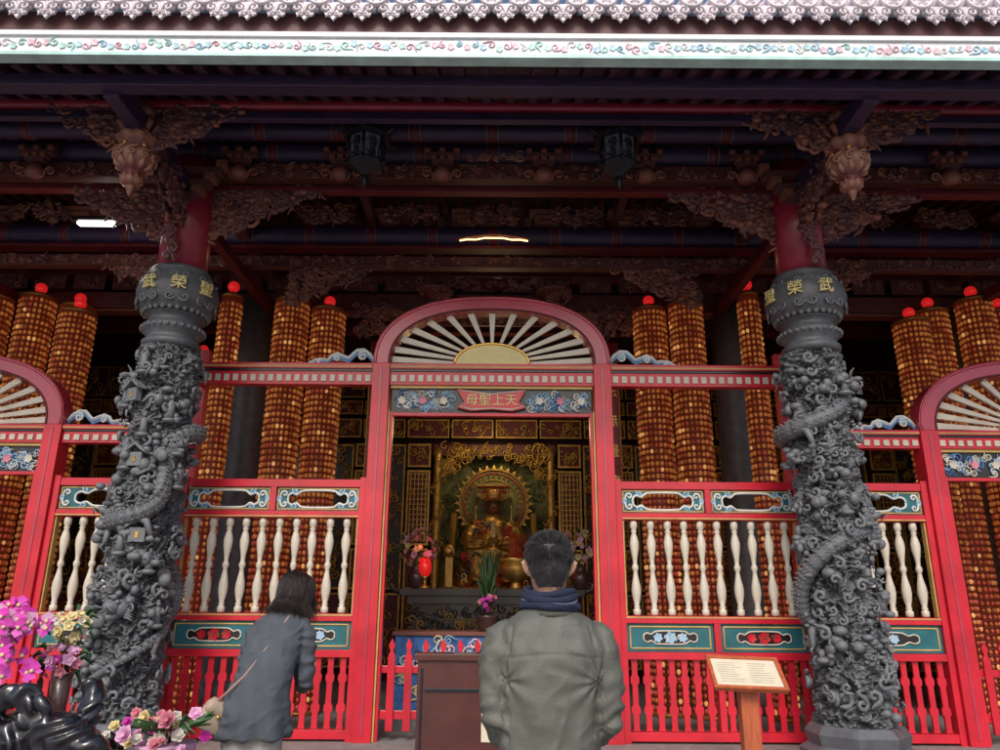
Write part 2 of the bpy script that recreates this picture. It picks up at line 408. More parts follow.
# dougong clusters under the front purlin
for i in range(14):
    x=-6.175+i*.95
    if abs(abs(x)-2.84)<.35: continue
    g.lathe([(.03,0),(.07,.02),(.09,.07),(.06,.12),(.05,.15)],(x,6.16,5.27),12,'carved_red_wood')
    for lv in range(2):
        w=.09+.07*lv;z=5.43+.075*lv
        g.box(x-w,x+w,6.10,6.17,z,z+.04,'carved_dark_wood')
        for q in (-1,0,1): g.box(x+q*w*.85-.025,x+q*w*.85+.025,6.085,6.18,z+.041,z+.073,'carved_red_wood')
    for q in (-1,1):
        g.spiral((x+q*.14,6.15,5.34),(q,0,0),(0,0,1),.05,1.3,.016,'carved_red_wood',pi,-1,5)
for x in (-1.9,-.95,0,.95,1.9,-4.2,4.2,-5.2,5.2):
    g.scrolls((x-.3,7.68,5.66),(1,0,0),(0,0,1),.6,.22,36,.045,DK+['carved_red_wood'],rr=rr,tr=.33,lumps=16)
g.scrolls((-.28,6.14,5.48),(1,0,0),(0,0,1),.56,.07,22,.03,['carved_red_wood','pendant_paint'],rr=rr,tr=.33)
for x0,d in ((-2.3,1),(2.3,-1),(-3.4,-1),(3.4,1)):
    g.scrolls((x0,7.78,4.66),(d,0,0),(0,0,1),.95,.48,80,.055,DK+['carved_red_wood'],mask=lambda a,b:b>a*.95,rr=rr,tr=.34,lumps=40)
for x0,d in ((-1.75,1),(1.75,-1)):
    g.scrolls((x0,8.8,4.70),(d,0,0),(0,0,1),.55,.40,50,.05,['carved_red_wood','carved_dark_wood'],rr=rr,tr=.34,lumps=30)
for x0,x1,z0,z1 in ((-1.0,1.0,4.86,5.02),(-1.0,1.0,5.36,5.5)):
    g.box(x0,x1,8.86,8.9,z0,z1,'dark_red')
    g.scrolls((x0+.05,8.84,z0+.03),(1,0,0),(0,0,1),x1-x0-.1,z1-z0-.06,60,.04,['pendant_paint','carved_red_wood'],rr=rr,tr=.3)
for x in (-.75,.75):
    g.lathe([(.02,0),(.14,.04),(.07,.1),(.1,.14),(.2,.22),(.24,.24)],(x,8.8,5.05),12,'carved_red_wood')
    g.scrolls((x-.2,8.62,5.1),(1,0,0),(0,0,1),.4,.18,16,.04,['carved_red_wood'],rr=rr,tr=.33)
for i in range(26):
    x=-6.2+i*.5
    g.box(x-.2,x+.2,8.87,8.9,5.33,5.53,'carved_dark_wood')
    g.scrolls((x-.16,8.85,5.36),(1,0,0),(0,0,1),.32,.13,9,.035,['carved_red_wood','pendant_paint'],rr=rr)
g.obj('bracket_carvings',hall)
g=MB()
for sx in (-1,1):
    x=sx*2.87;y=5.27
    pet=lambda a,z:1+.14*abs(math.sin(a*4+z*6))
    g.lathe([(.04,.0),(.075,.02),(.08,.06),(.05,.09),(.07,.12),(.12,.17),(.145,.24),(.13,.30),(.09,.32),(.12,.35),(.15,.41),(.12,.45),(.07,.47),(.07,.62),(.10,.64),(.10,.7)],(x,y,4.66),40,'pendant_paint',mod=pet)
    for j in range(10):
        a=j*pi/5
        d=V((math.cos(a),math.sin(a),0));e=V((-math.sin(a),math.cos(a),0))
        g.spiral(V((x,y,4.90))+d*.155,e,(0,0,1),.038,1.3,.012,'pendant_paint',pi/2,1,5)
        g.spiral(V((x,y,5.07))+d*.14,e,(0,0,1),.032,1.3,.011,'carved_red_wood',pi/2,-1,5)
        if j%2: g.ball(V((x,y,4.99))+d*.12,(.02,.02,.026),'gold_leaf_carving',8,6)
        g.ball(V((x,y,4.72))+d*.075,(.018,.018,.03),'carved_red_wood',6,5)
        g.tube([V((x,y,5.12))+d*.09,V((x,y,5.2))+d*.15,V((x,y,5.26))+d*.13],[.02,.03,.008],6,'carved_red_wood')
        g.tube([V((x,y,4.80))+d*.06,V((x,y,4.83))+d*.13,V((x,y,4.87))+d*.15],[.02,.024,.006],6,'pendant_paint')
    g.lathe([(.001,-.09),(.015,-.07),(.03,-.03),(.04,0)],(x,y,4.66),12,'pendant_paint')
g.obj('pendant_lotus_carvings',hall)
g=MB()
for sx in (-1,1): g.lathe([(.215,4.36),(.215,5.5)],(sx*2.84,6.3,0),28,'red_lacquer_col')
g.obj('upper_column_shafts',hall)
g=MB()
for x,y in ((-3.0,9.0),(3.0,9.0),(-5.9,9.0),(5.9,9.0)):
    g.lathe([(.34,PZ),(.36,PZ+.15),(.3,PZ+.3),(.235,PZ+.35),(.225,4.0),(.22,5.2)],(x,y,0),28,'stone_smooth')
g.obj('inner_stone_pillars',hall)
g=MB()
WY=12.0
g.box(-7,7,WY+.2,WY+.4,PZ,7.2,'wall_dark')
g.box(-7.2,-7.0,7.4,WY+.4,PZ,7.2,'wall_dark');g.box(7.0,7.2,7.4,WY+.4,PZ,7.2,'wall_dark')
g.obj('hall_walls',hall)
g=MB();rr=random.Random(11)
def gpanel(x0,x1,z0,z1,y,frame=.03,n=10,size=.06,back='dark_red'):
    g.box(x0,x1,y,y+.03,z0,z1,back)
    for a in ((x0,x1,z0,z0+frame),(x0,x1,z1-frame,z1),(x0,x0+frame,z0+frame,z1-frame),(x1-frame,x1,z0+frame,z1-frame)):
        g.box(a[0],a[1],y-.03,y-.002,a[2],a[3],'gold_leaf_carving')
    g.scrolls((x0+frame*2,y-.02,z0+frame*2),(1,0,0),(0,0,1),x1-x0-4*frame,z1-z0-4*frame,n,size,['gold_leaf_carving'],rr=rr)
yy=11.7
for i in range(20):
    x0=-7+i*.7
    gpanel(x0+.02,x0+.68,4.02,4.32,yy,n=12,size=.055,frame=.022)
    gpanel(x0+.02,x0+.68,4.40,4.62,yy,n=10,size=.045,frame=.018)
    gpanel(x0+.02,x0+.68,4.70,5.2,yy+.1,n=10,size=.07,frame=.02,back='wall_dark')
for sx in (-1,1):
    for i in range(7):
        xa=1.0+i*.82;x0,x1=(xa,xa+.36) if sx>0 else (-xa-.36,-xa)
        gpanel(x0,x1,3.55,3.92,yy,n=8,size=.06)
        gpanel(x0,x1,2.35,3.5,yy,n=4,size=.04)
        for q in range(5):
            xx=x0+.06+(x1-x0-.12)*q/4;g.box(xx-.008,xx+.008,yy-.02,yy-.004,2.4,3.46,'gold_leaf_carving')
        for q in range(14): g.box(x0+.04,x1-.04,yy-.034,yy-.022,2.42+q*.078,2.432+q*.078,'gold_leaf_carving')
        gpanel(x0,x1,1.7,2.3,yy,n=12,size=.07);gpanel(x0,x1,.6,1.65,yy,n=12,size=.08)
        xb=xa+.40;x0,x1=(xb,xb+.36) if sx>0 else (-xb-.36,-xb)
        gpanel(x0,x1,1.7,3.92,yy+.06,n=22,size=.06,back='altar_black')
        gpanel(x0,x1,.6,1.65,yy+.06,n=10,size=.08)
for sx in (-1,1):
    for X in (2.15,1.55,4.4):
        g.box(sx*X-.1,sx*X+.1,9.6,9.66,1.2,4.9,'red_lacquer_col')
        g.box(sx*X-.115,sx*X-.102,9.58,9.66,1.2,4.9,'gold_leaf_carving');g.box(sx*X+.102,sx*X+.115,9.58,9.66,1.2,4.9,'gold_leaf_carving')
g.obj('gilded_screen_wall',hall,bevel=0)
for sx in (-1,1):
    for X,ss in ((2.15,'慈航普渡福澤' if sx<0 else '聖德昭明海國'),(1.55,'神恩浩蕩庇萬' if sx<0 else '佛法無邊濟蒼')):
        for i,c in enumerate(ss):
            text('couplet_character',c,(sx*X,9.57,4.6-i*.4),.18,'gold',hall)
g=MB()
g.box(-.92,.92,12.05,12.1,1.6,3.95,'niche_back')
for sx in (-1,1):
    g.lathe([(.09,1.6),(.07,1.75),(.06,3.7),(.09,3.85)],(sx*.88,11.65,0),16,'gold_leaf_carving')
    for i in range(24):
        a=i*.9;g.spiral((sx*.88+.07*math.cos(a),11.65+.07*math.sin(a)-.03,1.8+i*.08),(1,0,0),(0,0,1),.04,1.2,.012,'gold_leaf_carving',a,1,4)
g.scrolls((-.8,12.0,1.9),(1,0,0),(0,0,1),1.6,1.9,170,.08,['niche_back','niche_back','niche_back','gold_leaf_carving'],rr=rr,tr=.16)
g.box(-.95,.95,11.6,11.7,3.72,3.9,'dark_red')
g.scrolls((-.85,11.58,3.66),(1,0,0),(0,0,1),1.7,.22,60,.06,['gold_leaf_carving'],rr=rr)
for d in (-1,1): g.scrolls((-.85*d,11.6,3.2),(d,0,0),(0,0,1),.5,.5,26,.06,['gold_leaf_carving'],mask=lambda a,b:b>a,rr=rr)
g.obj('altar_niche',hall)
g=MB()
g.box(-4.05,-3.7,6.56,6.62,5.02,5.045,'tube_light');g.box(-4.1,-3.65,6.54,6.64,5.05,5.09,'iron')
g.obj('fluorescent_lamp')
g=MB()
g.tube([(-.38,7.55,5.37),(-.3,7.55,5.385),(-.2,7.55,5.385),(-.1,7.55,5.405),(.1,7.55,5.405),(.2,7.55,5.385),(.3,7.55,5.385),(.38,7.55,5.37)],.010,6,'warm_light')
g.tube([(-.42,7.57,5.39),(-.3,7.57,5.42),(-.12,7.57,5.45),(0,7.57,5.46),(.12,7.57,5.45),(.3,7.57,5.42),(.42,7.57,5.39)],.014,6,'carved_red_wood')
g.obj('warm_ceiling_lamp')
# ================================================================ FENCE / GATES
FY=7.0
def sup(a,h,z0,cx,n,N=40):
    o=[]
    for i in range(N+1):
        t=pi*i/N;c,s_=math.cos(t),math.sin(t)
        o.append((cx-a*math.copysign(abs(c)**(2/n),c),z0+h*abs(s_)**(2/n)))
    return o
def cloud(mb,x,z,d,y=FY,k1='pale_blue',k2='white_trim',sc=1.0):
    P=[(0,.0),(0,.05),(.04,.11),(.10,.155),(.17,.15),(.21,.11),(.25,.07),(.30,.09),(.36,.115),(.42,.09),(.45,.045),(.50,.055),(.57,.05),(.62,.02),(.65,.0)]
    poly=[(x+d*sc*a,z+sc*b) for a,b in P]
    low=[(x+d*sc*a,z+sc*max(0,b-.055)) for a,b in P]
    mb.band(poly,low,y-.014,y+.014,'blue_paint',closed=False)
    mb.tube([(a,y-.018,b) for a,b in poly[1:]],.014*sc,6,k2)
    mb.tube([(a,y-.016,b-.02) for a,b in poly[1:]],.010*sc,6,k1)
    for cx,cz,r in ((.11,.085,.050),(.36,.062,.036),(.54,.03,.02)):
        mb.spiral((x+d*sc*cx,y-.02,z+sc*cz),(d,0,0),(0,0,1),r*sc,1.4,.011*sc,k2,pi*.6,-1,6,tail=.5)
        mb.spiral((x+d*sc*cx,y-.016,z+sc*cz),(d,0,0),(0,0,1),r*.75*sc,1.1,.009*sc,k1,pi*.9,-1,5,tail=.3)
def rail(mb,x0,x1,z0,z1):
    h=z1-z0
    mb.box(x0,x1,FY-.05,FY+.05,z0,z0+h*.62,'red_paint')
    mb.box(x0,x1,FY-.06,FY+.06,z0+h*.62+.002,z0+h*.74,'altar_black')
    mb.box(x0,x1,FY-.075,FY+.075,z0+h*.742,z1,'red_paint')
    mb.box(x0,x1,FY-.078,FY-.0752,z0+h*.80,z0+h*.88,'gold_paint')
    n=max(2,int(abs(x1-x0)/.085));w=(x1-x0)/n
    for i in range(n):
        xc=x0+(i+.5)*w;mb.box(xc-abs(w)*.30,xc+abs(w)*.30,FY-.062,FY-.0502,z0+h*.14,z0+h*.46,'cream')
def gate(name,cx,zr0,zr1,ztop,label):
    E=empty(name,(cx,0,0))
    g=MB();a=1.15;b=.985
    for s_ in (-1,1):
        x0,x1=sorted((s_*b,s_*a))
        g.box(x0,x1,FY-.09,FY+.09,PZ,zr1,'red_paint')
        g.box(*sorted((s_*(b-.018),s_*(b-.002))),FY-.06,FY+.06,PZ,zr0-.26,'gold_paint')
        g.box(*sorted((s_*(b-.045),s_*(b-.02))),FY-.04,FY+.04,PZ,zr0-.26,'red_paint')
        xm=s_*(a+b)/2
        g.box(xm-.012,xm+.012,FY-.096,FY-.0902,PZ+.05,zr1-.03,'red_arch')
    h=ztop-zr1
    O=sup(a,h,zr1,0,2.35);I=sup(b,h-.15,zr1,0,2.35)
    g.band(O,I,FY-.09,FY+.09,'red_arch',closed=False)
    g.tube([(x,FY-.09,z) for x,z in sup(a-.02,h-.02,zr1,0,2.35)],.016,6,'red_arch')
    g.tube([(x,FY-.09,z) for x,z in sup(b+.012,h-.138,zr1,0,2.35)],.012,6,'dark_red')
    g.obj('gate_frame',E,bevel=.008)
    g=MB();rail(g,-b+.001,b-.001,zr0,zr1)
    g.obj('gate_rail',E,bevel=.002)
    g=MB()
    I2=sup(b-.005,h-.155,zr1,0,2.35,N=240)
    ex,ez=.36,.2
    NR=15
    for i in range(NR):
        t=pi*(i+.5)/NR
        dx,dz=-math.cos(t),math.sin(t)
        p0=V((ex*.96*dx,0,ez*.96*dz))
        k_=1e9;best=None
        tgt=math.atan2(dz*.52,dx)
        for x,z in I2:
            e=abs(math.atan2(z-zr1,x)-tgt)
            if e<k_:k_=e;best=(x,z)
        p1=V((best[0],0,best[1]-zr1))
        d=(p1-p0).normalized();nrm=V((-d.z,0,d.x))
        w0,w1=.013,.033
        q=[p0-nrm*w0,p0+nrm*w0,p1+nrm*w1,p1-nrm*w1]
        g.prism([(v.x,v.z+zr1+.002) for v in q],FY-.03,FY+.0,'cream')
    g.prism([(ex*math.cos(pi*i/24),zr1+.002+ez*math.sin(pi*i/24)) for i in range(25)],FY-.06,FY+.01,'sun_gold')
    g.tube([(ex*math.cos(pi*i/24),FY-.062,zr1+.01+ez*math.sin(pi*i/24)) for i in range(25)],.014,6,'gold')
    g.obj('sun_fan',E,bevel=.003)
    g=MB();z1=zr0-.03;z0=zr0-.27
    g.box(-b+.02,b-.02,FY-.0,FY+.03,z0,z1,'altar_black')
    g.box(-b+.01,b-.01,FY-.03,FY+.04,z0-.03,z0-.002,'red_paint');g.box(-b+.01,b-.01,FY-.03,FY+.04,z1+.002,zr0-.002,'gold_paint')
    rq=random.Random(int(cx*10)+50)
    for s_ in (-1,1):
        g.scrolls((s_*.36,FY-.01,z0+.035),(s_,0,0),(0,0,1),.56,z1-z0-.07,60,.032,['pale_blue','cream','pale_blue','blue_paint','white_trim'],rr=rq,tr=.24)
        for q in range(3):
            g.petals((s_*(.46+.2*q),FY-.03,z0+.12),(0,-1,0),.045,'cream' if q!=1 else 'rose_pink',6,.15)
    g.prism([(-.33,z0+.05),(-.26,z0+.10),(-.33,z1-.01),(0,z1-.05),(.33,z1-.01),(.26,z0+.10),(.33,z0+.05),(.2,z0+.015),(0,z0+.03),(-.2,z0+.015)],FY-.05,FY-.02,'red_paint')
    g.tube([(-.3,FY-.052,z1-.025),(0,FY-.052,z1-.06),(.3,FY-.052,z1-.025)],.008,5,'cream')
    g.tube([(-.3,FY-.052,z0+.06),(-.2,FY-.052,z0+.03),(0,FY-.052,z0+.04),(.2,FY-.052,z0+.03),(.3,FY-.052,z0+.06)],.008,5,'cream')
    g.obj('floral_plaque',E)
    text('plaque_characters',label,(0,FY-.056,(z0+z1)/2-.005),.125,'sun_gold',E)
    g=MB()
    for s_ in (-1,1):
        for i in range(6):
            x=s_*(.10+i*.15);w=.032;zt=1.18
            g.prism([(x-w,.46),(x+w,.46),(x+w,zt-.12),(x+w*.4,zt-.08),(x+w*.9,zt-.03),(x,zt+.03),(x-w*.9,zt-.03),(x-w*.4,zt-.08),(x-w,zt-.12)],FY-.015,FY+.015,'red_paint')
        g.box(*sorted((s_*.03,s_*.94)),FY+.016,FY+.05,.55,.62,'red_paint')
        g.box(*sorted((s_*.03,s_*.94)),FY+.016,FY+.05,.92,.98,'red_paint')
    g.obj('picket_leaves',E,bevel=.004)
    return E
gate('arched_gate',0,3.52,3.73,4.43,'母聖上天')
gate('arched_gate',-5.2,2.93,3.10,3.80,'后天母')
gate('arched_gate',5.2,2.93,3.10,3.80,'聖華山')
bm=MB()
bp=[(.022,0),(.03,.01),(.03,.05),(.018,.06),(.026,.075),(.018,.09),(.03,.14),(.038,.2),(.036,.25),(.02,.34),(.016,.38),(.026,.40),(.026,.425),(.016,.445),(.02,.49),(.034,.58),(.037,.63),(.028,.68),(.017,.72),(.025,.735),(.017,.75),(.03,.765),(.03,.81),(.022,.83)]
bm.lathe([(r*1.13,z) for r,z in bp],(0,0,0),14,'cream');balme=bm.mesh('baluster')
def hole(cx,cz,w,h,N=64):
    o=[]
    for i in range(N):
        t=2*pi*i/N;c,s_=math.cos(t),math.sin(t)
        x=w*math.copysign(abs(c)**.75,c);m=1-.45*math.exp(-((abs(x)/w-.72)/.10)**2)
        o.append((cx+x,cz+h*math.copysign(abs(s_)**.6,s_)*m))
    return o
def rect(cx,cz,w,h,N=64):
    o=[]
    for i in range(N):
        t=2*pi*i/N;c,s_=math.cos(t),math.sin(t);k=1/max(abs(c),abs(s_)) ;o.append((cx+w*max(-1,min(1,c*k)),cz+h*max(-1,min(1,s_*k))))
    return o
def fence(name,x0,x1,nsec,nbal,zr0,zr1,clouds=()):
    E=empty(name)
    g=MB()
    for z0,z1 in ((2.53,2.60),(2.25,2.31),(1.35,1.41),(1.05,1.11),(.40,.47)):
        g.box(x0,x1,FY-.045,FY+.045,z0,z1,'red_paint')
    w=.055
    for x in (x0,x1-w): g.box(x,x+w,FY-.055,FY+.055,PZ,2.62,'red_paint')
    secw=(x1-x0-w)/nsec
    for i in range(nsec+1):
        x=x0+i*secw
        if 0<i<nsec:
            g.box(x,x+w,FY-.05,FY+.05,2.312,2.528,'red_paint');g.box(x,x+w,FY-.05,FY+.05,1.112,1.348,'red_paint')
            g.box(x,x+w,FY-.05,FY+.05,.472,1.048,'red_paint')
    rail(g,x0,x1,zr0,zr1)
    g.box(x0+w,x1-w,FY-.05,FY-.0455,2.255,2.267,'gold_paint');g.box(x0+w,x1-w,FY-.05,FY-.0455,1.392,1.404,'gold_paint')
    g.box(x0+w+.002,x0+w+.014,FY-.03,FY+.03,1.412,2.248,'gold_paint');g.box(x1-w-.014,x1-w-.002,FY-.03,FY+.03,1.412,2.248,'gold_paint')
    g.obj('rails_and_posts',E,bevel=.006)
    g=MB()
    for i in range(nsec):
        a=x0+i*secw+w+.004;b=x0+(i+1)*secw-.004;cx=(a+b)/2;hw=(b-a)/2
        g.band(rect(cx,2.42,hw,.106),hole(cx,2.42,hw*.72,.078),FY-.02,FY+.02,'teal')
        hl=hole(cx,2.42,hw*.73,.080);g.tube([(x,FY-.024,z) for x,z in hl+hl[:1]],.011,6,'white_trim')
        rl=rect(cx,2.42,hw-.012,.094);g.tube([(x,FY-.022,z) for x,z in rl+rl[:1]],.008,5,'gold_paint')
        for sx in (-1,1):
            for sz_ in (-1,1):
                g.spiral((cx+sx*(hw-.07),FY-.026,2.42+sz_*.045),(sx,0,0),(0,0,sz_),.034,1.1,.012,'white_trim',0,1,5)
                g.spiral((cx+sx*(hw-.03),FY-.026,2.42+sz_*.01),(sx,0,0),(0,0,sz_),.02,1.1,.008,'pale_blue',0,1,5)
                g.spiral((cx+sx*(hw*.56),FY-.026,2.42+sz_*.072),(sx,0,0),(0,0,-sz_),.026,1.1,.011,'pale_blue',0,1,5)
        g.box(a,b,FY-.015,FY+.015,1.114,1.346,'teal')
        rl=rect(cx,1.23,hw-.03,.09);g.tube([(x,FY-.017,z) for x,z in rl+rl[:1]],.008,5,'gold_paint')
        hl=hole(cx,1.23,hw*.62,.055);g.prism(hl,FY-.022,FY-.0155,'altar_black');g.tube([(x,FY-.022,z) for x,z in hl+hl[:1]],.007,5,'cream')
        kk='red_paint' if (i+(x0>0))%2==0 else 'pale_blue'
        for q in (-1,0,1):
            g.petals((cx+q*.11,FY-.024,1.23),(0,-1,0),.045 if q else .06,kk,6,.1)
            g.spiral((cx+q*.06+.02,FY-.024,1.23),(1,0,0),(0,0,1),.025,1.1,.006,'leaf' if kk=='red_paint' else 'white_trim',q,1,4)
        ns=max(3,round((b-a)/.105))
        for q in range(ns):
            x=a+(q+.5)*(b-a)/ns;w2=.03
            Z=[.474,.50,.60,.62,.66,.68,.84,.86,.90,.92,1.02,1.046]
            Wd=[1,.8,.8,1.25,1.25,.8,.8,1.25,1.25,.8,.8,1]
            pl=[(x-w2*ww,z) for z,ww in zip(Z,Wd)]+[(x+w2*ww,z) for z,ww in reversed(list(zip(Z,Wd)))]
            g.prism(pl,FY-.012,FY+.012,'red_paint')
    for c in clouds: cloud(g,*c)
    g.obj('panels_and_slats',E,bevel=0)
    for i in range(nbal):
        x=x0+w+.03+(x1-x0-2*w-.06)*(i+.5)/nbal
        inst('baluster',balme,(x+R.uniform(-.004,.004),FY,1.414),E,rz=R.random()*6)
    return E
for s_ in (-1,1):
    x0,x1=sorted((s_*1.155,s_*2.86))
    fence('red_railing_fence',x0,x1,2,10,3.52,3.73,[(s_*1.155,3.732,s_)])
    x0,x1=sorted((s_*2.862,s_*4.045))
    fence('red_railing_fence',x0,x1,1,7,2.93,3.10,[(s_*4.045,3.102,-s_,FY,'pale_blue','white_trim',.95)])
    x0,x1=sorted((s_*6.355,s_*7.4))
    fence('red_railing_fence',x0,x1,1,6,2.93,3.10)
for s_ in (-1,1):
    g=MB();g.box(*sorted((s_*2.80,s_*2.90)),FY+.06,FY+.14,PZ,3.9,'red_paint');g.obj('fence_end_post',bevel=.006)
# ================================================================ DRAGON COLUMNS
def dragon_mesh():
    g=MB();rr=random.Random(21)
    z0,z1=.62,3.66
    NT,NZ=170,560
    vs=[];fs=[]
    for i in range(NZ+1):
        z=z0+(z1-z0)*i/NZ
        for j in range(NT):
            a=2*pi*j/NT
            p=V((math.cos(a)*1.2,math.sin(a)*1.2,z*4.2))
            n1=noise.noise(p*1.5);n2=abs(noise.noise(p*3.1+V((5,1,2))));n3=abs(noise.noise(p*7));n4=noise.noise(p*15)
            sw=math.sin(a*3+z*9+n1*6)
            r=.235+.06*n1+.05*max(0,sw*.6+.2)*(.5+n2)-.10*n2*1.0-.07*n3+.014*n4+.020
            if z<1.1: r+=.05*(1.1-z)/.5
            e=min(1,(z1-z)/.06);r=.21+(r-.21)*max(.2,e)
            vs.append((r*math.cos(a),r*math.sin(a),z))
    for i in range(NZ):
        for j in range(NT):
            j2=(j+1)%NT;fs.append((i*NT+j,i*NT+j2,(i+1)*NT+j2,(i+1)*NT+j))
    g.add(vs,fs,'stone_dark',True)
    def hp(t,off=0):
        z=.95+t*2.35; a=-pi*.6+t*2*pi*1.75+.7*math.sin(t*14)
        r=.268+.045*math.sin(t*23+1)+off
        return V((r*math.cos(a),r*math.sin(a),z+.10*math.sin(t*19)))
    N=260;pts=[];rad=[]
    for i in range(N):
        t=i/(N-1);pts.append(hp(t));rad.append((.026+.042*min(1,t*2.2))*(1+.16*abs(math.sin(i*.9)))*(1 if t<.9 else 1-.3*(t-.9)/.1))
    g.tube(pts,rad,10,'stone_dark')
    for i in range(4,N-6,2):
        p=pts[i];o=V((p.x,p.y,0)).normalized();tt=(pts[i+1]-pts[i-1]).normalized();up=(V((0,0,1))-tt*tt.z).normalized()
        d=(o*.6+up*.6).normalized()
        g.tube([p+d*rad[i]*.8,p+d*(rad[i]+.03)-tt*.015],[.014,.002],4,'stone_dark')
        for k in (-.5,.1,.7):
            d2=(o*.9-up*k).normalized();g.ball(p+d2*rad[i]*.92,(.013,.013,.010),'stone_dark',5,4)
    def head(c,a,s=1):
        c=V(c);o=V((math.cos(a),math.sin(a),0));e=V((-math.sin(a),math.cos(a),0));u=V((0,0,1))
        g.ball(c,(.085*s,.085*s,.075*s),'stone_dark')
        g.tube([c+o*.02,c+o*.09*s+u*.01,c+o*.15*s+u*.02],[.06*s,.05*s,.035*s],8,'stone_dark')
        g.tube([c+o*.02-u*.05*s,c+o*.08*s-u*.07*s,c+o*.12*s-u*.065*s],[.04*s,.03*s,.018*s],8,'stone_dark')
        for q in (-1,1):
            g.ball(c+o*.07*s+e*q*.04*s+u*.05*s,.02*s,'stone_dark',8,6)
            g.tube([c+e*q*.04*s+u*.05*s,c+e*q*.06*s+u*.12*s-o*.03,c+e*q*.09*s+u*.16*s-o*.02],[.016*s,.012*s,.004],5,'stone_dark')
            g.spiral(c+e*q*.11*s,e*q,u,.045*s,1.2,.013*s,'stone_dark',pi,-1,5)
            g.tube([c+o*.14*s+e*q*.02,c+o*.19*s+e*q*.06+u*.02,c+o*.17*s+e*q*.12-u*.03],[.009,.007,.002],5,'stone_dark')
            for k in range(4): g.tube([c+e*q*.06*s-u*.02*k,c+e*q*(.13)*s-u*(.02*k+.03)-o*.02],[.016,.003],4,'stone_dark')
    hx=hp(1);head((hx.x*1.05,hx.y*1.05,hx.z),-pi/2+.3,.95)
    head((.02,-.27,1.45),-pi/2-.4,.95);head((-.24,-.1,2.2),pi+.5,.75);head((.23,-.14,2.75),-.5,.75);head((.1,-.25,2.35),-pi/2+.3,.7)
    for t,sg in ((.2,1),(.38,-1),(.55,1),(.72,-1),(.88,1),(.1,-1),(.47,1)):
        p=hp(t);o=V((p.x,p.y,0)).normalized();e=V((-o.y,o.x,0))*sg
        k=p+e*.1+o*.02+V((0,0,-.05));f=k+e*.05+V((0,0,-.11))+o*.01
        g.tube([p,k,f],[.040,.030,.020],7,'stone_dark')
        for q in range(4):
            d=(e*(q-1.5)*.5+V((0,0,-1))+o*.3).normalized();g.tube([f,f+d*.035+o*.015,f+d*.06-o*.005],[.013,.011,.002],4,'stone_dark')
    for i in range(105):
        a=rr.uniform(0,2*pi);z=rr.uniform(z0+.05,z1-.1);o=V((math.cos(a),math.sin(a),0))
        c=o*rr.uniform(.22,.29)+V((0,0,z));s_=rr.uniform(.035,.085)
        for q in range(4):
            g.ball(c+V((rr.gauss(0,.5),rr.gauss(0,.5),rr.gauss(0,.6)))*s_,(s_*rr.uniform(.4,.75),s_*rr.uniform(.4,.75),s_*rr.uniform(.3,.7)),'stone_dark',9,6)
    for i in range(250):
        a=rr.uniform(0,2*pi);z=rr.uniform(z0+.05,z1-.08);r=.255+rr.uniform(-.02,.06)+(.05 if z<1.05 else 0)
        o=V((math.cos(a),math.sin(a),0));e=V((-math.sin(a),math.cos(a),0))
        s_=rr.uniform(.020,.055);g.spiral(o*r+V((0,0,z)),(e+o*rr.uniform(-.5,.5)).normalized(),V((0,0,1)),s_,rr.uniform(.9,1.3),s_*.40,'stone_dark',rr.uniform(0,6),rr.choice((-1,1)),6,tail=rr.uniform(.3,1.1))
    for i in range(20):
        a=-pi/2+rr.uniform(-1.9,1.9);z=.8+i*.135;r=.29
        o=V((math.cos(a),math.sin(a),0));e=V((-math.sin(a),math.cos(a),0));c=o*r+V((0,0,z));u=V((0,0,1));k=rr.uniform(.8,1.2)
        g.tube([c,c+u*.06*k,c+u*.11*k,c+u*.14*k],[.042*k,.032*k,.034*k,.018*k],8,'stone_dark')
        g.ball(c+u*.162*k+o*.005,.022*k,'stone_dark',8,6);g.tube([c+u*.175*k,c+u*.2*k],[.024*k,.006],6,'stone_dark')
        for q in (-1,1):g.tube([c+u*.125*k+e*q*.03,c+u*.09*k+e*q*.06+o*.02,c+u*(.12+.02*q)*k+e*q*.05+o*.05],[.014,.012,.008],5,'stone_dark')
        g.ball(c-u*.02,(.06,.06,.025),'stone_dark',8,5)
    for z,a in ((2.55,-pi/2-.1),(1.95,-pi/2+.25),(3.1,-pi/2-.5)):
        o=V((math.cos(a),math.sin(a),0));e=V((-math.sin(a),math.cos(a),0));c=o*.28+V((0,0,z))
        T=Matrix((( e.x,-o.x,0,c.x),(e.y,-o.y,0,c.y),(0,0,1,c.z),(0,0,0,1)))
        g.prism([(-.06,0),(.06,0),(.06,.11),(-.06,.11)],-.03,.02,'stone_dark',T)
        g.prism([(-.10,.10),(-.05,.13),(0,.17),(.05,.13),(.10,.10),(.085,.13),(0,.19),(-.085,.13)],-.05,.03,'stone_dark',T)
        g.prism([(-.012,.03),(.012,.03),(.012,.08),(-.012,.08)],-.036,-.031,'gold_leaf_carving',T)
    g.lathe([(.42,PZ),(.43,PZ+.08),(.36,PZ+.12),(.38,PZ+.2),(.33,PZ+.26)],(0,0,0),8,'stone_smooth',smooth=False)
    g.lathe([(.2,3.62),(.245,3.64),(.25,3.68),(.225,3.70),(.215,3.74),(.25,3.77),(.265,3.80),(.25,3.84),(.215,3.86),(.215,3.90),(.24,3.92),(.26,3.93)],(0,0,0),40,'stone_smooth')
    g.lathe([(.22,3.93),(.29,3.97),(.325,4.05),(.34,4.14),(.325,4.22),(.28,4.29),(.25,4.31),(.26,4.34),(.25,4.37),(.2,4.385)],(0,0,0),64,'stone_smooth',mod=lambda a,z:1+.03*abs(math.sin(a*4)))
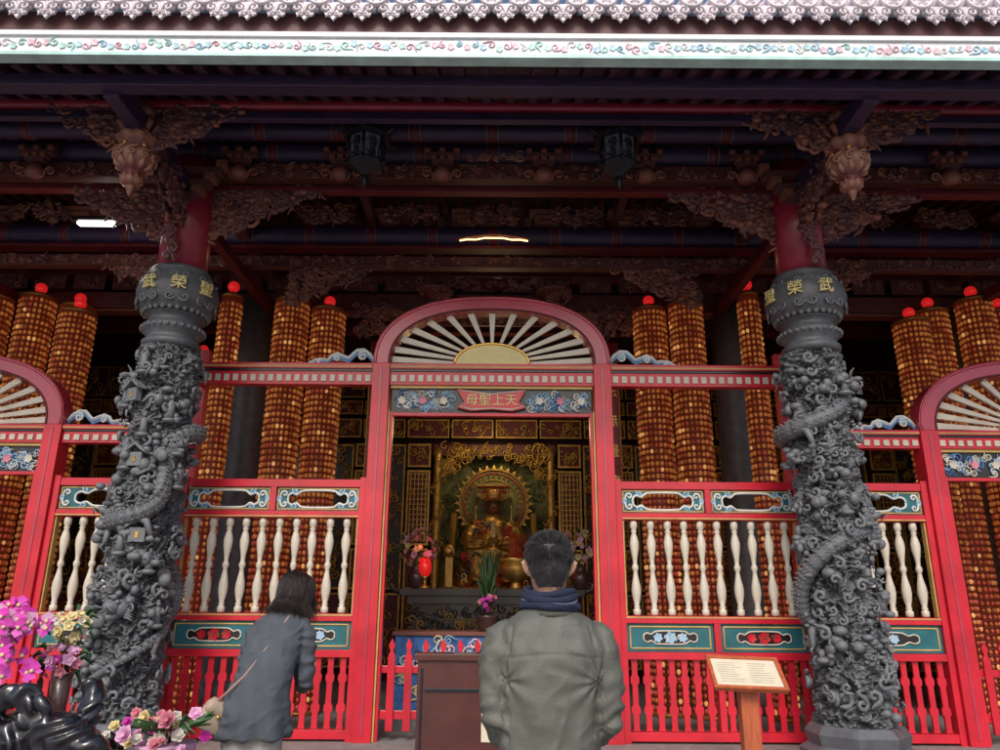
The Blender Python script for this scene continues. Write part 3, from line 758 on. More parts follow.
    for j in range(8):
        a=j*pi/4+pi/8
        o=V((math.cos(a),math.sin(a),0));e=V((-math.sin(a),math.cos(a),0))
        for q in (-1,1):
            g.spiral(o*.325+e*q*.06+V((0,0,4.03)),e*q,V((0,0,1)),.04,1.3,.014,'stone_dark',pi*1.2,1,5)
            g.spiral(o*.31+e*q*.05+V((0,0,4.24)),e*q,V((0,0,-1)),.03,1.3,.011,'stone_dark',pi*1.2,1,5)
    for j in range(28):
        a=2*pi*j/28;g.ball((.238*math.cos(a),.238*math.sin(a),4.335),.018,'stone_dark',6,4)
        g.ball((.262*math.cos(a),.262*math.sin(a),3.80),.02,'stone_dark',6,4)
        g.ball((.27*math.cos(a),.27*math.sin(a),3.955),(.024,.024,.03),'stone_dark',6,4)
    return g.mesh('dragon_column_stone')
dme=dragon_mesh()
for s_,chs,rz in ((-1,(('武',-.72),('榮',-.02),('聖',.66)),0.0),(1,(('榮',-.18),('武',.52),('聖',-.9)),2.35)):
    E=empty('dragon_column',(s_*2.84,6.3,0))
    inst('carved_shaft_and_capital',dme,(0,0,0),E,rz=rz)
    for c,da in chs:
        a=-pi/2-s_*.42+da
        text('capital_character',c,(.362*math.cos(a),.362*math.sin(a),4.14),.135,'sun_gold',E,rz=a+pi/2,ext=.012)
# ================================================================ LIGHT TOWERS
def tower_mesh(r,h,name):
    g=MB();g.lathe([(r*.9,0),(r*.9,h)],(0,0,0),24,'tower_core')
    g.lathe([(r*1.1,-.05),(r*1.15,-.02),(r*1.0,0)],(0,0,0),24,'tower_cap')
    g.lathe([(r*1.0,h),(r*1.06,h+.02),(r*.9,h+.05),(r*.3,h+.07),(.02,h+.1)],(0,0,0),24,'tower_cap')
    nc=int(2*pi*r/.058);rows=int(h/.072);rq=random.Random(9)
    for i in range(rows):
        z=(i+.5)*.072
        for j in range(nc):
            a=2*pi*j/nc
            T=Matrix.Rotation(a,3,'Z');q=rq.uniform(.88,1.1);u=rq.random()
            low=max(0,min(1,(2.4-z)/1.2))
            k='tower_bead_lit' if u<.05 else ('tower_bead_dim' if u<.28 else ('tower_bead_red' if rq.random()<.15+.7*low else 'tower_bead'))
            g.ball((r*.93*math.cos(a),r*.93*math.sin(a),z),(.022*q,.021*q,.027*q),k,6,4,T)
    for i in range(rows+1):
        z=i*.072;g.lathe([(r*.9,z-.006),(r*1.0,z-.004),(r*1.0,z+.004),(r*.9,z+.006)],(0,0,0),24,'tower_core')
    g.ball((0,0,h+.16),.07,'red_globe',16,12)
    return g.mesh(name)
TA=tower_mesh(.205,4.55,'light_tower_wide');TB=tower_mesh(.125,4.6,'light_tower_slim')
for x,y,m_,zz in ((-2.45,8.5,TA,.42),(-2.03,8.62,TA,.36),(-3.12,8.3,TB,.35),(2.33,8.5,TA,.42),(1.93,8.7,TA,.42),(3.03,8.3,TB,.4),
    (-5.62,8.6,TA,.5),(-5.2,8.75,TA,.42),(-4.95,8.35,TA,.05),(-6.05,8.45,TA,.4),(5.02,8.45,TA,.1),(5.42,8.7,TA,.42),(5.85,8.5,TA,.5),(6.28,8.7,TA,.42),
    (-6.45,8.7,TA,.3),(-3.75,10.4,TA,.3),(3.75,10.4,TA,.3),(-4.3,10.5,TA,.3),(4.3,10.5,TA,.3)):
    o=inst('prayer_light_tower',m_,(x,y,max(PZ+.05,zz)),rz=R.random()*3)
    if zz<.4:o.scale=(1,1,.95 if zz<.2 else .985)
# ================================================================ HANGING LANTERNS
for s_ in (-1,1):
    g=MB();c=(0,0,0)
    g.lathe([(.02,-.30),(.05,-.27),(.13,-.22),(.15,-.20),(.15,-.185)],c,6,'iron',False)
    g.lathe([(.125,-.185),(.14,.0),(.14,.02)],c,6,'lantern_glass',False)
    for j in range(6):
        a=2*pi*j/6+pi/6
        g.tube([(.13*math.cos(a),.13*math.sin(a),-.19),(.147*math.cos(a),.147*math.sin(a),.02)],.012,5,'iron')
        g.tube([(.1*math.cos(a),.1*math.sin(a),.12),(.19*math.cos(a),.19*math.sin(a),.03),(.25*math.cos(a),.25*math.sin(a),.05),(.26*math.cos(a),.26*math.sin(a),.10)],[.014,.012,.01,.004],5,'iron')
        g.tube([(.14*math.cos(a),.14*math.sin(a),-.2),(.19*math.cos(a),.19*math.sin(a),-.26),(.20*math.cos(a),.20*math.sin(a),-.20)],[.012,.01,.003],5,'iron')
        b=a+pi/6;e=(-math.sin(b),math.cos(b),0)
        for q,(zq,rq_) in enumerate(((-.03,.03),(-.08,.035),(-.13,.03),(-.165,.02))):
            g.spiral((.127*math.cos(b),.127*math.sin(b),zq),e,(0,0,1),rq_,1.3,.008,'iron',q*2,(-1)**q,4)
        g.spiral((.17*math.cos(b),.17*math.sin(b),.06),e,(0,0,1),.03,1.2,.009,'iron',0,1,4)
    g.lathe([(.2,.02),(.205,.035),(.15,.07),(.09,.13),(.05,.15),(.06,.18),(.03,.22),(.012,.25)],c,6,'iron',False)
    g.tube([(0,0,-.29),(0,0,-.34),(0,0,-.38),(0,0,-.42)],[.02,.03,.018,.003],8,'iron')
    for k in range(9): g.spiral((0,0,.28+k*.035),((1,0,0) if k%2 else (0,1,0)),(0,0,1),.017,.95,.004,'iron',0,1,4,tail=0)
    o=g.obj('hanging_lantern',loc=(s_*1.08,5.6,5.29));o.scale=(1.1,1.1,1.05)
# ================================================================ ALTAR
g=MB()
for x0,x1,y0,y1,z0,z1 in ((-1.15,1.15,9.7,10.5,1.60,1.68),(-1.05,1.05,9.76,10.44,1.50,1.598),(-1.1,1.1,9.74,10.46,.9,1.02)):
    g.box(x0,x1,y0,y1,z0,z1,'altar_black')
g.box(-1.0,1.0,9.82,10.4,1.022,1.498,'altar_black')
rr=random.Random(5)
g.scrolls((-1.0,9.8,1.06),(1,0,0),(0,0,1),2.0,.40,130,.05,['altar_black','altar_black','altar_black','gold_leaf_carving'],rr=rr,tr=.2)
for s_ in (-1,1):
    g.tube([(s_*1.15,9.8,1.64),(s_*1.25,9.8,1.68),(s_*1.27,9.8,1.75),(s_*1.2,9.8,1.77)],[.04,.04,.03,.015],8,'altar_black')
    g.tube([(s_*1.0,9.85,.9),(s_*1.04,9.83,.65),(s_*1.0,9.85,.42),(s_*1.06,9.8,.38)],[.09,.06,.06,.05],8,'altar_black')
    g.tube([(s_*1.0,10.35,.9),(s_*1.0,10.35,.38)],.06,8,'altar_black')
g.obj('altar_table',bevel=.005)
g=MB()
g.box(-1.0,-.02,8.35,8.9,.42,1.18,'blue_cloth');g.box(-1.03,.01,8.32,8.93,1.182,1.22,'carved_red_wood')
g.scrolls((-.95,8.33,.6),(1,0,0),(0,0,1),.9,.54,60,.06,['pale_blue','flower_yellow','blue_paint','white_trim','fascia_pink'],rr=rr,tr=.2)
g.obj('painted_offering_table',bevel=.004)
E=empty('golden_deity_statue',(0,11.2,1.72))
g=MB()
g.loft([(0,0,.0,.62,.36),(0,0,.1,.60,.36),(0,-.02,.3,.52,.34),(0,-.02,.5,.45,.30),(0,0,.62,.36,.24),(0,.03,.8,.31,.2),(0,.03,.93,.27,.17),(0,.03,1.0,.14,.12),(0,.02,1.05,.09,.09)],'statue_gold',28)
for s_ in (-1,1):
    g.tube([(s_*.24,.02,.92),(s_*.37,-.05,.68),(s_*.30,-.22,.55),(s_*.06,-.33,.62)],[.12,.13,.12,.06],10,'statue_gold')
    g.tube([(s_*.28,-.24,.56),(s_*.3,-.3,.3),(s_*.34,-.34,.08)],[.10,.10,.06],8,'statue_gold',asp=.5)
    g.tube([(s_*.2,-.1,.3),(s_*.24,-.34,.34),(s_*.22,-.38,.05)],[.15,.14,.12],10,'statue_gold')
remesh(g,'robed_body',.018,E,3,disp=lambda c,n:.012*math.sin(c.z*40+8*noise.noise(c*4))*.7+.01*noise.noise(c*14))
g=MB()
g.ball((0,0,1.16),(.115,.12,.15),'statue_face',20,14);g.tube([(0,-.11,1.18),(0,-.14,1.13)],[.012,.022],6,'statue_face')
for s_ in (-1,1):
    g.ball((s_*.12,0,1.15),(.02,.03,.06),'statue_face');g.ball((s_*.042,-.108,1.18),(.022,.01,.007),'altar_black');g.tube([(s_*.02,-.112,1.21),(s_*.065,-.1,1.215)],.005,5,'altar_black')
g.ball((0,-.118,1.09),(.03,.012,.01),'wax_red')
g.lathe([(.125,1.24),(.17,1.27),(.16,1.32),(.19,1.36),(.15,1.42),(.11,1.44)],(0,0,0),24,'gold',mod=lambda a,z:1+.06*math.sin(a*9))
g.box(-.24,.24,-.2,.2,1.44,1.47,'gold_leaf_carving')
for i in range(13):
    x=-.24+.04*i
    for k in range(4): g.ball((x,-.2,1.42-k*.035),.011,'gold' if k%2 else 'wax_red',6,4)
for s_ in (-1,1):
    g.spiral((s_*.2,-.02,1.33),(s_,0,0),(0,0,1),.06,1.3,.014,'gold',pi,-1,5);g.spiral((s_*.16,-.1,1.29),(s_,0,0),(0,0,1),.04,1.3,.012,'gold',pi,-1,5)
    g.tube([(s_*.24,0,1.3),(s_*.27,-.05,1.1),(s_*.25,-.1,.9)],[.015,.012,.018],6,'gold')
g.box(-.03,.03,-.42,-.405,.58,.9,'gold_paint')
g.scrolls((-.25,-.17,.62),(1,0,0),(0,0,1),.5,.3,34,.04,['gold','wax_red','altar_black'],rr=rr);g.scrolls((-.45,-.42,.03),(1,0,0),(0,0,1),.9,.42,80,.05,['gold','gold_leaf_carving','wax_red','altar_black'],rr=rr)
for s_ in (-1,1):
    g.ball((s_*.045,-.39,.63),(.03,.035,.045),'statue_gold')
    for k in range(4): g.tube([(s_*.05,-.39,.60+k*.024),(s_*.035,-.43,.60+k*.024),(s_*-.01,-.435,.602+k*.024)],[.012,.012,.009],5,'statue_gold')
    g.tube([(s_*.05,-.38,.68),(s_*.02,-.41,.715)],[.013,.009],5,'statue_gold')
g.obj('head_crown_and_tablet',E)
g=MB()
for R_,r_,k in ((.52,.022,'gold_leaf_carving'),(.46,.010,'wax_red'),(.36,.010,'gold_leaf_carving')):
    g.tube([(R_*math.cos(t*pi/32),.32,1.25+R_*math.sin(t*pi/32)) for t in range(65)],r_,8,k)
g.prism([(.51*math.cos(2*pi*t/48),1.25+.51*math.sin(2*pi*t/48)) for t in range(48)],.34,.36,'niche_back')
for j in range(32):
    a=2*pi*j/32;g.prism([(.53*math.cos(a-.06),1.25+.53*math.sin(a-.06)),(.53*math.cos(a+.06),1.25+.53*math.sin(a+.06)),(.60*math.cos(a),1.25+.60*math.sin(a))],.31,.33,'gold_leaf_carving')
    g.spiral((.41*math.cos(a),.325,1.25+.41*math.sin(a)),(1,0,0),(0,0,1),.028,1.2,.007,'niche_back' if j%2 else 'gold_leaf_carving',a,1,4)
for s_ in (-1,1):
    g.box(s_*.62-.05,s_*.62+.05,-.3,.3,0,.5,'gold_leaf_carving');g.tube([(s_*.62,-.33,.5),(s_*.62,.3,.55),(s_*.6,.35,1.1)],[.07,.05,.05],8,'gold')
    g.ball((s_*.62,-.34,.5),.09,'gold');g.spiral((s_*.62,-.42,.5),(1,0,0),(0,0,1),.06,1.4,.012,'gold',0,1,5)
g.box(-.75,.75,-.45,.4,-.14,-.002,'carved_red_wood');g.scrolls((-.7,-.47,-.12),(1,0,0),(0,0,1),1.4,.1,40,.04,['gold_leaf_carving'],rr=rr)
g.obj('halo_and_throne',E)
def blossom_mass(g,c,rad,n,size,ks,rr,leaf=12):
    c=V(c)
    for i in range(n):
        d=V((rr.gauss(0,1),rr.gauss(0,1),rr.gauss(0,1))).normalized();d.y=-abs(d.y)*.9 if rr.random()<.75 else d.y
        p=c+V((d.x*rad[0],d.y*rad[1],d.z*rad[2]))*rr.uniform(.7,1)
        k=rr.choice(ks);g.petals(p,d+V((0,-.4,.2)),size*rr.uniform(.8,1.2),k,5,.3,rr.random()*6);g.petals(p+d*size*.12,d+V((0,-.4,.2)),size*.55,k,5,.8,rr.random()*6)
        g.ball(p+d*size*.1,size*.14,'flower_yellow',5,4)
    for i in range(leaf):
        d=V((rr.gauss(0,1),rr.gauss(0,.8),rr.gauss(0,.8))).normalized();p=c+V((d.x*rad[0],d.y*rad[1],d.z*rad[2]))*.7
        g.tube([p,p+d*size*1.3+V((0,0,.02)),p+d*size*2.6-V((0,0,.02))],[size*.12,size*.45,.002],4,'leaf',asp=.15)
for s_ in (-1,1):
    g=MB();g.lathe([(.06,0),(.08,.02),(.12,.12),(.1,.2),(.06,.25),(.08,.3)],(0,0,0),16,'pot_dark')
    for i in range(12):
        a=rr.uniform(0,6);g.tube([(0,0,.25),(.1*math.cos(a),.1*math.sin(a),.45)],.006,4,'leaf')
    blossom_mass(g,(0,0,.52),(.26,.2,.24),40,.045,['orchid_pale','rose_pink','flower_white','flower_yellow'],rr,34)
    g.obj('flower_vase',loc=(s_*1.05+.08,9.95,1.685))
    g=MB();g.lathe([(.07,0),(.07,.02),(.02,.05),(.02,.12),(.05,.15)],(0,0,0),16,'gold');g.lathe([(.05,.15),(.08,.21),(.085,.27),(.07,.35),(.04,.39)],(0,0,0),16,'red_globe');g.lathe([(.06,.39),(.03,.44),(.01,.50)],(0,0,0),12,'gold')
    g.obj('altar_lamp',loc=(s_*.86,9.9,1.685))
g=MB()
g.lathe([(.1,0),(.06,.05),(.06,.1),(.18,.16),(.22,.26),(.2,.34),(.23,.36),(.21,.38),(.02,.36)],(0,0,0),24,'gold')
for s_ in (-1,1): g.tube([(s_*.2,0,.3),(s_*.29,0,.34),(s_*.28,0,.44),(s_*.22,0,.47)],[.018,.018,.018,.01],6,'gold')
for i in range(26): 
    a,q=rr.uniform(0,6),rr.uniform(0,.14);g.tube([(q*math.cos(a),q*math.sin(a),.34),(q*math.cos(a)*1.4,q*math.sin(a)*1.4,.7)],.003,4,'wax_red')
g.obj('incense_burner',loc=(.3,9.95,1.683))
g=MB();g.lathe([(.08,0),(.10,.02),(.12,.14),(.13,.16),(.11,.16)],(0,0,0),18,'pot_dark')
for i in range(60):
    a=rr.uniform(0,6.28);l=rr.uniform(.3,.75);w=rr.uniform(.02,.12)
    g.tube([(0,0,.14),(w*.6*math.cos(a),w*.6*math.sin(a),.14+l*.6),(w*1.3*math.cos(a),w*1.3*math.sin(a),.14+l)],[.006,.018,.002],4,'leaf',asp=.2)
blossom_mass(g,(0,0,.32),(.12,.12,.12),12,.035,['rose_pink','orchid'],rr,4)
g.obj('potted_plant',loc=(-.04,8.55,1.222))
# ================================================================ FOREGROUND OBJECTS
g=MB()
g.box(-.42,.14,5.0,5.20,.06,1.16,'box_metal');g.box(-.44,.16,4.98,5.22,1.162,1.2,'box_metal')
g.box(-.37,.09,4.992,4.999,.98,1.0,'iron');g.box(-.40,-.385,4.99,4.999,.1,1.12,'iron')
g.box(-.02,.1,4.990,4.998,.70,.86,'paper');g.box(-.2,-.06,5.05,5.14,1.2005,1.204,'altar_black')
g.ball((.06,4.985,.6),.016,'gold',8,6)
for x in (-.38,.10):
    for y in (5.03,5.17): g.lathe([(.02,0),(.025,.06)],(x,y,0),10,'iron')
g.obj('donation_box',bevel=.008)
E=empty('notice_stand',(1.50,4.6,0))
g=MB();g.box(-.05,.05,-.03,.05,.03,1.05,'orange_wood')
g.box(-.2,.2,-.04,.04,.0,.05,'orange_wood');g.box(-.04,.04,-.2,.2,.001,.048,'orange_wood');g.obj('post_and_foot',E,bevel=.006)
T=Matrix.Translation((0,0,1.13))@Matrix.Rotation(math.radians(36),4,'X')@Matrix.Rotation(math.radians(-3),4,'Z')@Matrix.Scale(.86,4)
g=MB()
def tb(x0,x1,y0,y1,z0,z1,k):
    o=MB();o.box(x0,x1,y0,y1,z0,z1,k);g.add([T@V(v) for v in o.v],o.f,k)
tb(-.235,.235,-.15,.15,-.02,.0,'orange_wood')
for a in ((-.24,.24,-.155,-.13),(-.24,.24,.13,.155),(-.24,-.215,-.128,.128),(.215,.24,-.128,.128)): tb(*a,.001,.016,'orange_wood')
tb(-.214,.214,-.129,.129,.0015,.006,'paper')
for i in range(9):
    for (xa,xb) in ((-.18,-.02),(.02,.18)):
        tb(xa,xb-R.uniform(0,.06),.09-i*.022,.0935-i*.022,.0063,.0068,'ink')
g.obj('board',E,bevel=.002)
g=MB();g.box(-3.1,-1.22,3.55,4.02,.70,.76,'brown_wood')
g.box(-3.05,-1.27,3.6,3.97,.62,.698,'brown_wood')
for x in (-3.02,-1.3):
    for y in (3.62,3.94): g.box(x-.03,x+.03,y-.03,y+.03,0,.618,'brown_wood')
g.obj('display_table',bevel=.008)
g=MB();rr=random.Random(17)
def branch(P,r0,r1,seg=14):
    pts=[];rad=[];n=len(P)
    for i in range(n-1):
        p0=V(P[max(0,i-1)]);p1=V(P[i]);p2=V(P[i+1]);p3=V(P[min(n-1,i+2)])
        for q in range(6):
            t=q/6;pts.append(.5*((2*p1)+(-p0+p2)*t+(2*p0-5*p1+4*p2-p3)*t*t+(-p0+3*p1-3*p2+p3)*t**3))
    pts.append(V(P[-1]))
    for i,p in enumerate(pts): 
        t=i/len(pts);rad.append((r0*(1-t)+r1*t)*(1+.35*noise.noise(p*9)))
    g.tube(pts,rad,seg,'driftwood')
branch([(-2.6,3.8,.80),(-2.45,3.75,.92),(-2.2,3.72,.93),(-2.0,3.75,.86),(-1.86,3.76,.92),(-1.80,3.78,1.05),(-1.83,3.8,1.14)],.12,.03)
branch([(-2.05,3.78,.80),(-1.92,3.70,.92),(-1.78,3.68,.90),(-1.66,3.70,.80)],.09,.07)
branch([(-2.25,3.74,.88),(-2.20,3.68,1.05),(-2.08,3.68,1.10),(-2.02,3.70,1.02),(-2.08,3.70,.97)],.06,.04)
branch([(-2.7,3.8,.9),(-2.55,3.75,1.02),(-2.42,3.75,1.05),(-2.32,3.78,.96)],.08,.05)
branch([(-2.7,3.85,.84),(-2.2,3.88,.84),(-1.70,3.82,.80)],.13,.09)
branch([(-1.95,3.68,.92),(-1.93,3.64,1.02),(-1.98,3.64,1.09)],.045,.012)
branch([(-2.45,3.66,.84),(-2.3,3.64,.90),(-2.15,3.66,.84)],.06,.05)
remesh(g,'driftwood_sculpture',.008,None,3,disp=lambda c,n:.010*math.sin(26*noise.noise(c*4))+.006*noise.noise(c*22))
g=MB()
g.lathe([(.10,0),(.13,.03),(.16,.2),(.17,.22),(.15,.22)],(-2.42,3.92,.762),20,'pot_dark')
for st in range(22):
    bx=-2.42+rr.uniform(-.05,.05);dx=rr.uniform(-.36,.38);top=rr.uniform(.34,.72);yy_=3.9+rr.uniform(-.1,.05)
    P=[V((bx,3.9,.95)),V((bx+dx*.25,yy_,.95+top*.6)),V((bx+dx*.6,yy_-.05,.85+top)),V((bx+dx,yy_-.1,.80+top*.85))]
    pts=[]
    for i in range(13):
        t=i/12;pts.append(P[0]*(1-t)**3+P[1]*3*t*(1-t)**2+P[2]*3*t*t*(1-t)+P[3]*t**3)
    g.tube(pts,.005,5,'leaf')
    for i in range(5,13):
        p=pts[i]+V((rr.uniform(-.03,.03),-.03,rr.uniform(-.03,.03)));nd=V((rr.uniform(-.6,.6),-1,rr.uniform(-.2,.4)))
        k='orchid' if rr.random()<.82 else 'orchid_pale'
        g.petals(p,nd,.042,k,3,.15,rr.random(),.3);g.petals(p+V((0,-.003,0)),nd,.046,k,2,.2,rr.random(),.6);g.ball(p+V((0,-.012,0)),.010,'flower_yellow',5,4)
for i in range(12):
    a=rr.uniform(0,6.28);g.tube([(-2.42,3.9,.96),(-2.42+.12*math.cos(a),3.9+.12*math.sin(a),1.08),(-2.42+.26*math.cos(a),3.9+.2*math.sin(a),1.06)],[.02,.04,.004],5,'leaf',asp=.15)
g.obj('orchid_plant')
g=MB();g.lathe([(.05,0),(.06,.02),(.04,.25),(.05,.40)],(-2.06,3.96,.762),16,'pot_dark')
blossom_mass(g,(-2.06,3.96,1.38),(.09,.09,.08),28,.030,['flower_yellow','flower_white','flower_yellow'],rr,14)
blossom_mass(g,(-2.08,3.96,1.22),(.10,.08,.09),22,.030,['rose_pink','orchid_pale','orchid'],rr,14)
for i in range(8): g.tube([(-2.06,3.96,1.12),(-2.06+rr.uniform(-.07,.07),3.96,1.33)],.004,4,'leaf')
g.obj('yellow_flower_vase')
g=MB()
g.lathe([(.04,0),(.05,.02),(.09,.08),(.14,.12)],(-1.44,3.78,.762),24,'orchid_pale',mod=lambda a,z:1+.06*math.sin(a*9))
def rose(c,s,k):
    c=V(c);n=V((rr.uniform(-.4,.4),-1,rr.uniform(.2,.9)))
    for l in range(5):
        g.petals(c,n,s*(1-.17*l),k,5,.2+.3*l,l*.6+c.x*30,.55)
for i in range(50):
    x=-1.44+rr.gauss(0,.10);z=.95+rr.uniform(-.10,.07)
    rose((x,3.68+rr.uniform(-.04,.14),z),rr.uniform(.016,.034),rr.choice(['rose_pink','orchid_pale','orchid_pale','flower_white','rose_pink','orchid','flower_yellow']))
rose((-1.38,3.62,1.0),.045,'rose_pink');rose((-1.56,3.62,.94),.045,'orchid_pale')
for i in range(30):
    a=rr.uniform(0,6.28);g.tube([(-1.44,3.78,.88),(-1.44+.12*math.cos(a),3.76+.1*math.sin(a),.97),(-1.44+.21*math.cos(a),3.76+.16*math.sin(a),.97+rr.uniform(-.05,.05))],[.008,.018,.003],4,'leaf',asp=.2)
g.obj('rose_bouquet')
# ================================================================ PEOPLE
HR=[(-.17,.058,.060,-.02),(-.125,.058,.062,-.012),(-.105,.054,.078,.008),(-.08,.062,.09,.008),(-.04,.070,.097,.0),(0,.075,.101,-.002),(.04,.078,.103,-.004),(.075,.071,.094,-.006),(.1,.053,.072,-.006),(.115,.032,.045,-.006),(.122,.008,.012,-.006)]
def hpt(z,a,inf=0):
    z=max(HR[0][0],min(HR[-1][0],z))
    for i in range(len(HR)-1):
        if HR[i][0]<=z<=HR[i+1][0]:
            t=(z-HR[i][0])/(HR[i+1][0]-HR[i][0]);q=[HR[i][k]*(1-t)+HR[i+1][k]*t for k in range(4)];break
    p=V((q[1]*math.cos(a),q[3]+q[2]*math.sin(a),z))
    n=V((p.x/.078**2,(p.y+.003)/.1**2,(z-.01)/.12**2)).normalized() if z>-.02 else V((math.cos(a),math.sin(a),0))
    return p+n*inf,n
def hairline(a):
    s_=math.sin(a)
    if s_>.35: return .055+.02*(s_-.35)
    if s_>-.2: return -.01+(.065)*((s_+.2)/.55)**1.5
    return -.01-.075*min(1,(-s_-.2)/.5)
def head(T,E,hairk,nstr,style):
    g=MB()
    g.loft([(0,q[3],q[0],q[1],q[2]) for q in HR],'skin',28,T=T)
    def tb(p,r,seg=8,asp=1): g.tube([T@V(x) for x in p],r,seg,'skin',asp=asp)
    tb([(0,.088,.012),(0,.108,-.02),(0,.116,-.034),(0,.098,-.042)],[.009,.012,.016,.01])
    for s_ in (-1,1):
        tb([(s_*.012,.1,-.036),(s_*.015,.092,-.036)],[.009,.006])
        tb([(s_*.015,.092,.024),(s_*.05,.08,.024)],[.009,.006]);tb([(s_*.045,.07,-.02),(s_*.05,.055,-.03)],[.016,.014])
        tb([(s_*.074,.0,-.038),(s_*.086,-.010,-.016),(s_*.094,-.018,.010),(s_*.082,-.014,.026)],[.008,.015,.018,.008],asp=.6)
    tb([(0,.085,-.095),(0,.075,-.105)],[.018,.018])
    remesh(g,'head_skin',.0055,E,3)
    g=MB()
    for s_ in (-1,1):
        g.ball(T@V((s_*.032,.086,.005)),.0115,'eye_white',10,8);g.ball(T@V((s_*.032,.0945,.005)),.0052,'eye_dark',8,6)
        g.tube([T@V((s_*.015,.099,.026)),T@V((s_*.035,.098,.031)),T@V((s_*.052,.088,.026))],[.003,.004,.002],5,hairk)
    g.tube([T@V((-.024,.092,-.066)),T@V((0,.101,-.064)),T@V((.024,.092,-.066))],[.003,.006,.003],6,'lip')
    g.tube([T@V((-.02,.092,-.072)),T@V((0,.100,-.074)),T@V((.02,.092,-.072))],[.003,.006,.003],6,'lip')
    g.obj('face_features',E)
    g=MB();NA,NZ=48,14;vs=[];fs=[]
    for j in range(NA):
        a=2*pi*j/NA;zl=hairline(a)
        for i in range(NZ+1):
            z=zl+(.1215-zl)*(i/NZ);inf=(.003 if style=='short' else .007)*min(1,i/2+.1)
            p,_=hpt(z,a,inf+.0015*noise.noise(V((a*5,z*60,0))));vs.append(T@p)
    for j in range(NA):
        j2=(j+1)%NA
        for i in range(NZ): fs.append((j*(NZ+1)+i,j2*(NZ+1)+i,j2*(NZ+1)+i+1,j*(NZ+1)+i+1))
    g.add(vs,fs,hairk,True);g.obj('hair_cap',E)
    cu=bpy.data.curves.new('hair_strands','CURVE');cu.dimensions='3D';cu.bevel_depth=.0007 if style=='short' else .0011;cu.bevel_resolution=0
    rr=random.Random(nstr)
    for i in range(nstr):
        a=rr.uniform(0,2*pi);zl=hairline(a);z=zl+(.121-zl)*(rr.random()**.8)
        p,n=hpt(z,a,.003)
        if style=='short':
            l=rr.uniform(.010,.021)*(1.0 if z>.02 else .4)
            dn=V((0,0,-1)) if z<.07 else V((rr.uniform(-.4,.4),.5,0))
            d=(n*.75+dn*.6+V((rr.gauss(0,.28),rr.gauss(0,.28),rr.gauss(0,.25)))).normalized()
            P=[p-n*.003,p+d*l*.5,p+d*l+dn*.003]
        else:
            P=[];zz=z;aa=a;L=rr.uniform(.08,.22);st=.015;tot=0;inf=.006+.03*rr.random()**1.5
            ph=noise.noise(V((math.cos(a)*2,math.sin(a)*2,3)))*.012
            low=-.115+rr.uniform(-.04,.03);pos=None;fl=rr.gauss(.003,.004)
            while tot<L:
                if zz>hairline(aa)-.005 or (zz>-.05 and math.sin(aa)<.35):
                    q,n=hpt(zz,aa,max(.004,inf+ph+.004*math.sin(tot*60+a*9)));P.append(q);zz-=st*(.3 if zz>.11 else .5 if zz>.09 else .8 if zz>.06 else 1)
                    if math.sin(aa)>0: aa+= (.12 if math.cos(aa)<0 else -.12)
                    pos=q
                else:
                    if pos is None: break
                    pos=pos+V((rr.gauss(0,.003)+fl*math.cos(aa),rr.gauss(0,.003)+fl*math.sin(aa),-st));P.append(pos)
                    if pos.z<low-.02: break
                tot+=st
            if len(P)<2: continue
        sp=cu.splines.new('POLY');sp.points.add(len(P)-1)
        for k_,q in enumerate(P):
            w=T@q;sp.points[k_].co=(w.x,w.y,w.z,1);sp.points[k_].radius=1-.6*k_/len(P)
    cu.materials.append(M[hairk]);o=bpy.data.objects.new('hair_strands',cu);S.collection.objects.link(o);o.parent=E
def hand(g,w,f,nrm,side,s=1):
    w=V(w);f=V(f).normalized();nrm=V(nrm).normalized();sd=V(side).normalized()
    g.tube([w-f*.03,w,w+f*.04*s,w+f*.085*s],[.022*s,.024*s,.036*s,.038*s],12,'skin',asp=.42,up=sd)
    for i,(o,l) in enumerate(((.03,.070),(.010,.078),(-.010,.073),(-.029,.058))):
        b=w+f*.075*s+sd*o*s
        g.tube([b,b+f*.028*s,b+f*(.028+l*.4)*s+nrm*.003,b+f*(.03+l*.9)*s+nrm*.008,b+f*(.032+l)*s+nrm*.010],[.0098*s,.0092*s,.0086*s,.0075*s,.004*s],8,'skin')
    b=w+f*.02*s+sd*.024*s
    g.tube([b,b+(sd*.6+f).normalized()*.035*s,b+(sd*.45+f).normalized()*.062*s+nrm*.003,b+(sd*.35+f).normalized()*.078*s+nrm*.005],[.014*s,.011*s,.0095*s,.005*s],8,'skin')
def crease(c,n,amp,k=1.0):
    a=noise.noise(V((c.x*5*k,c.y*5*k,c.z*11*k))+V((3,1,7)));b=noise.noise(V((c.x*14*k,c.y*10*k,c.z*9*k)))
    r=1-abs(noise.noise(V((c.x*7+c.z*4,c.y*6,c.z*9-c.x*5)))*3)
    return amp*(a*1.1+b*.5+max(0,r)**2*.8-.3)
E=empty('man',(.275,3.0,0));E.scale=(.985,.985,.990)
g=MB()
g.loft([(0,0,.80,.185,.13),(0,0,.86,.192,.135),(0,0,.95,.188,.13),(0,-.005,1.05,.185,.128),(0,-.01,1.15,.19,.13),(0,-.015,1.27,.205,.135),(0,-.015,1.36,.212,.13),(0,-.012,1.42,.20,.118),(0,-.01,1.46,.16,.10),(0,-.005,1.49,.11,.085),(0,0,1.52,.075,.075)],'jacket_man',36,p=2.3)
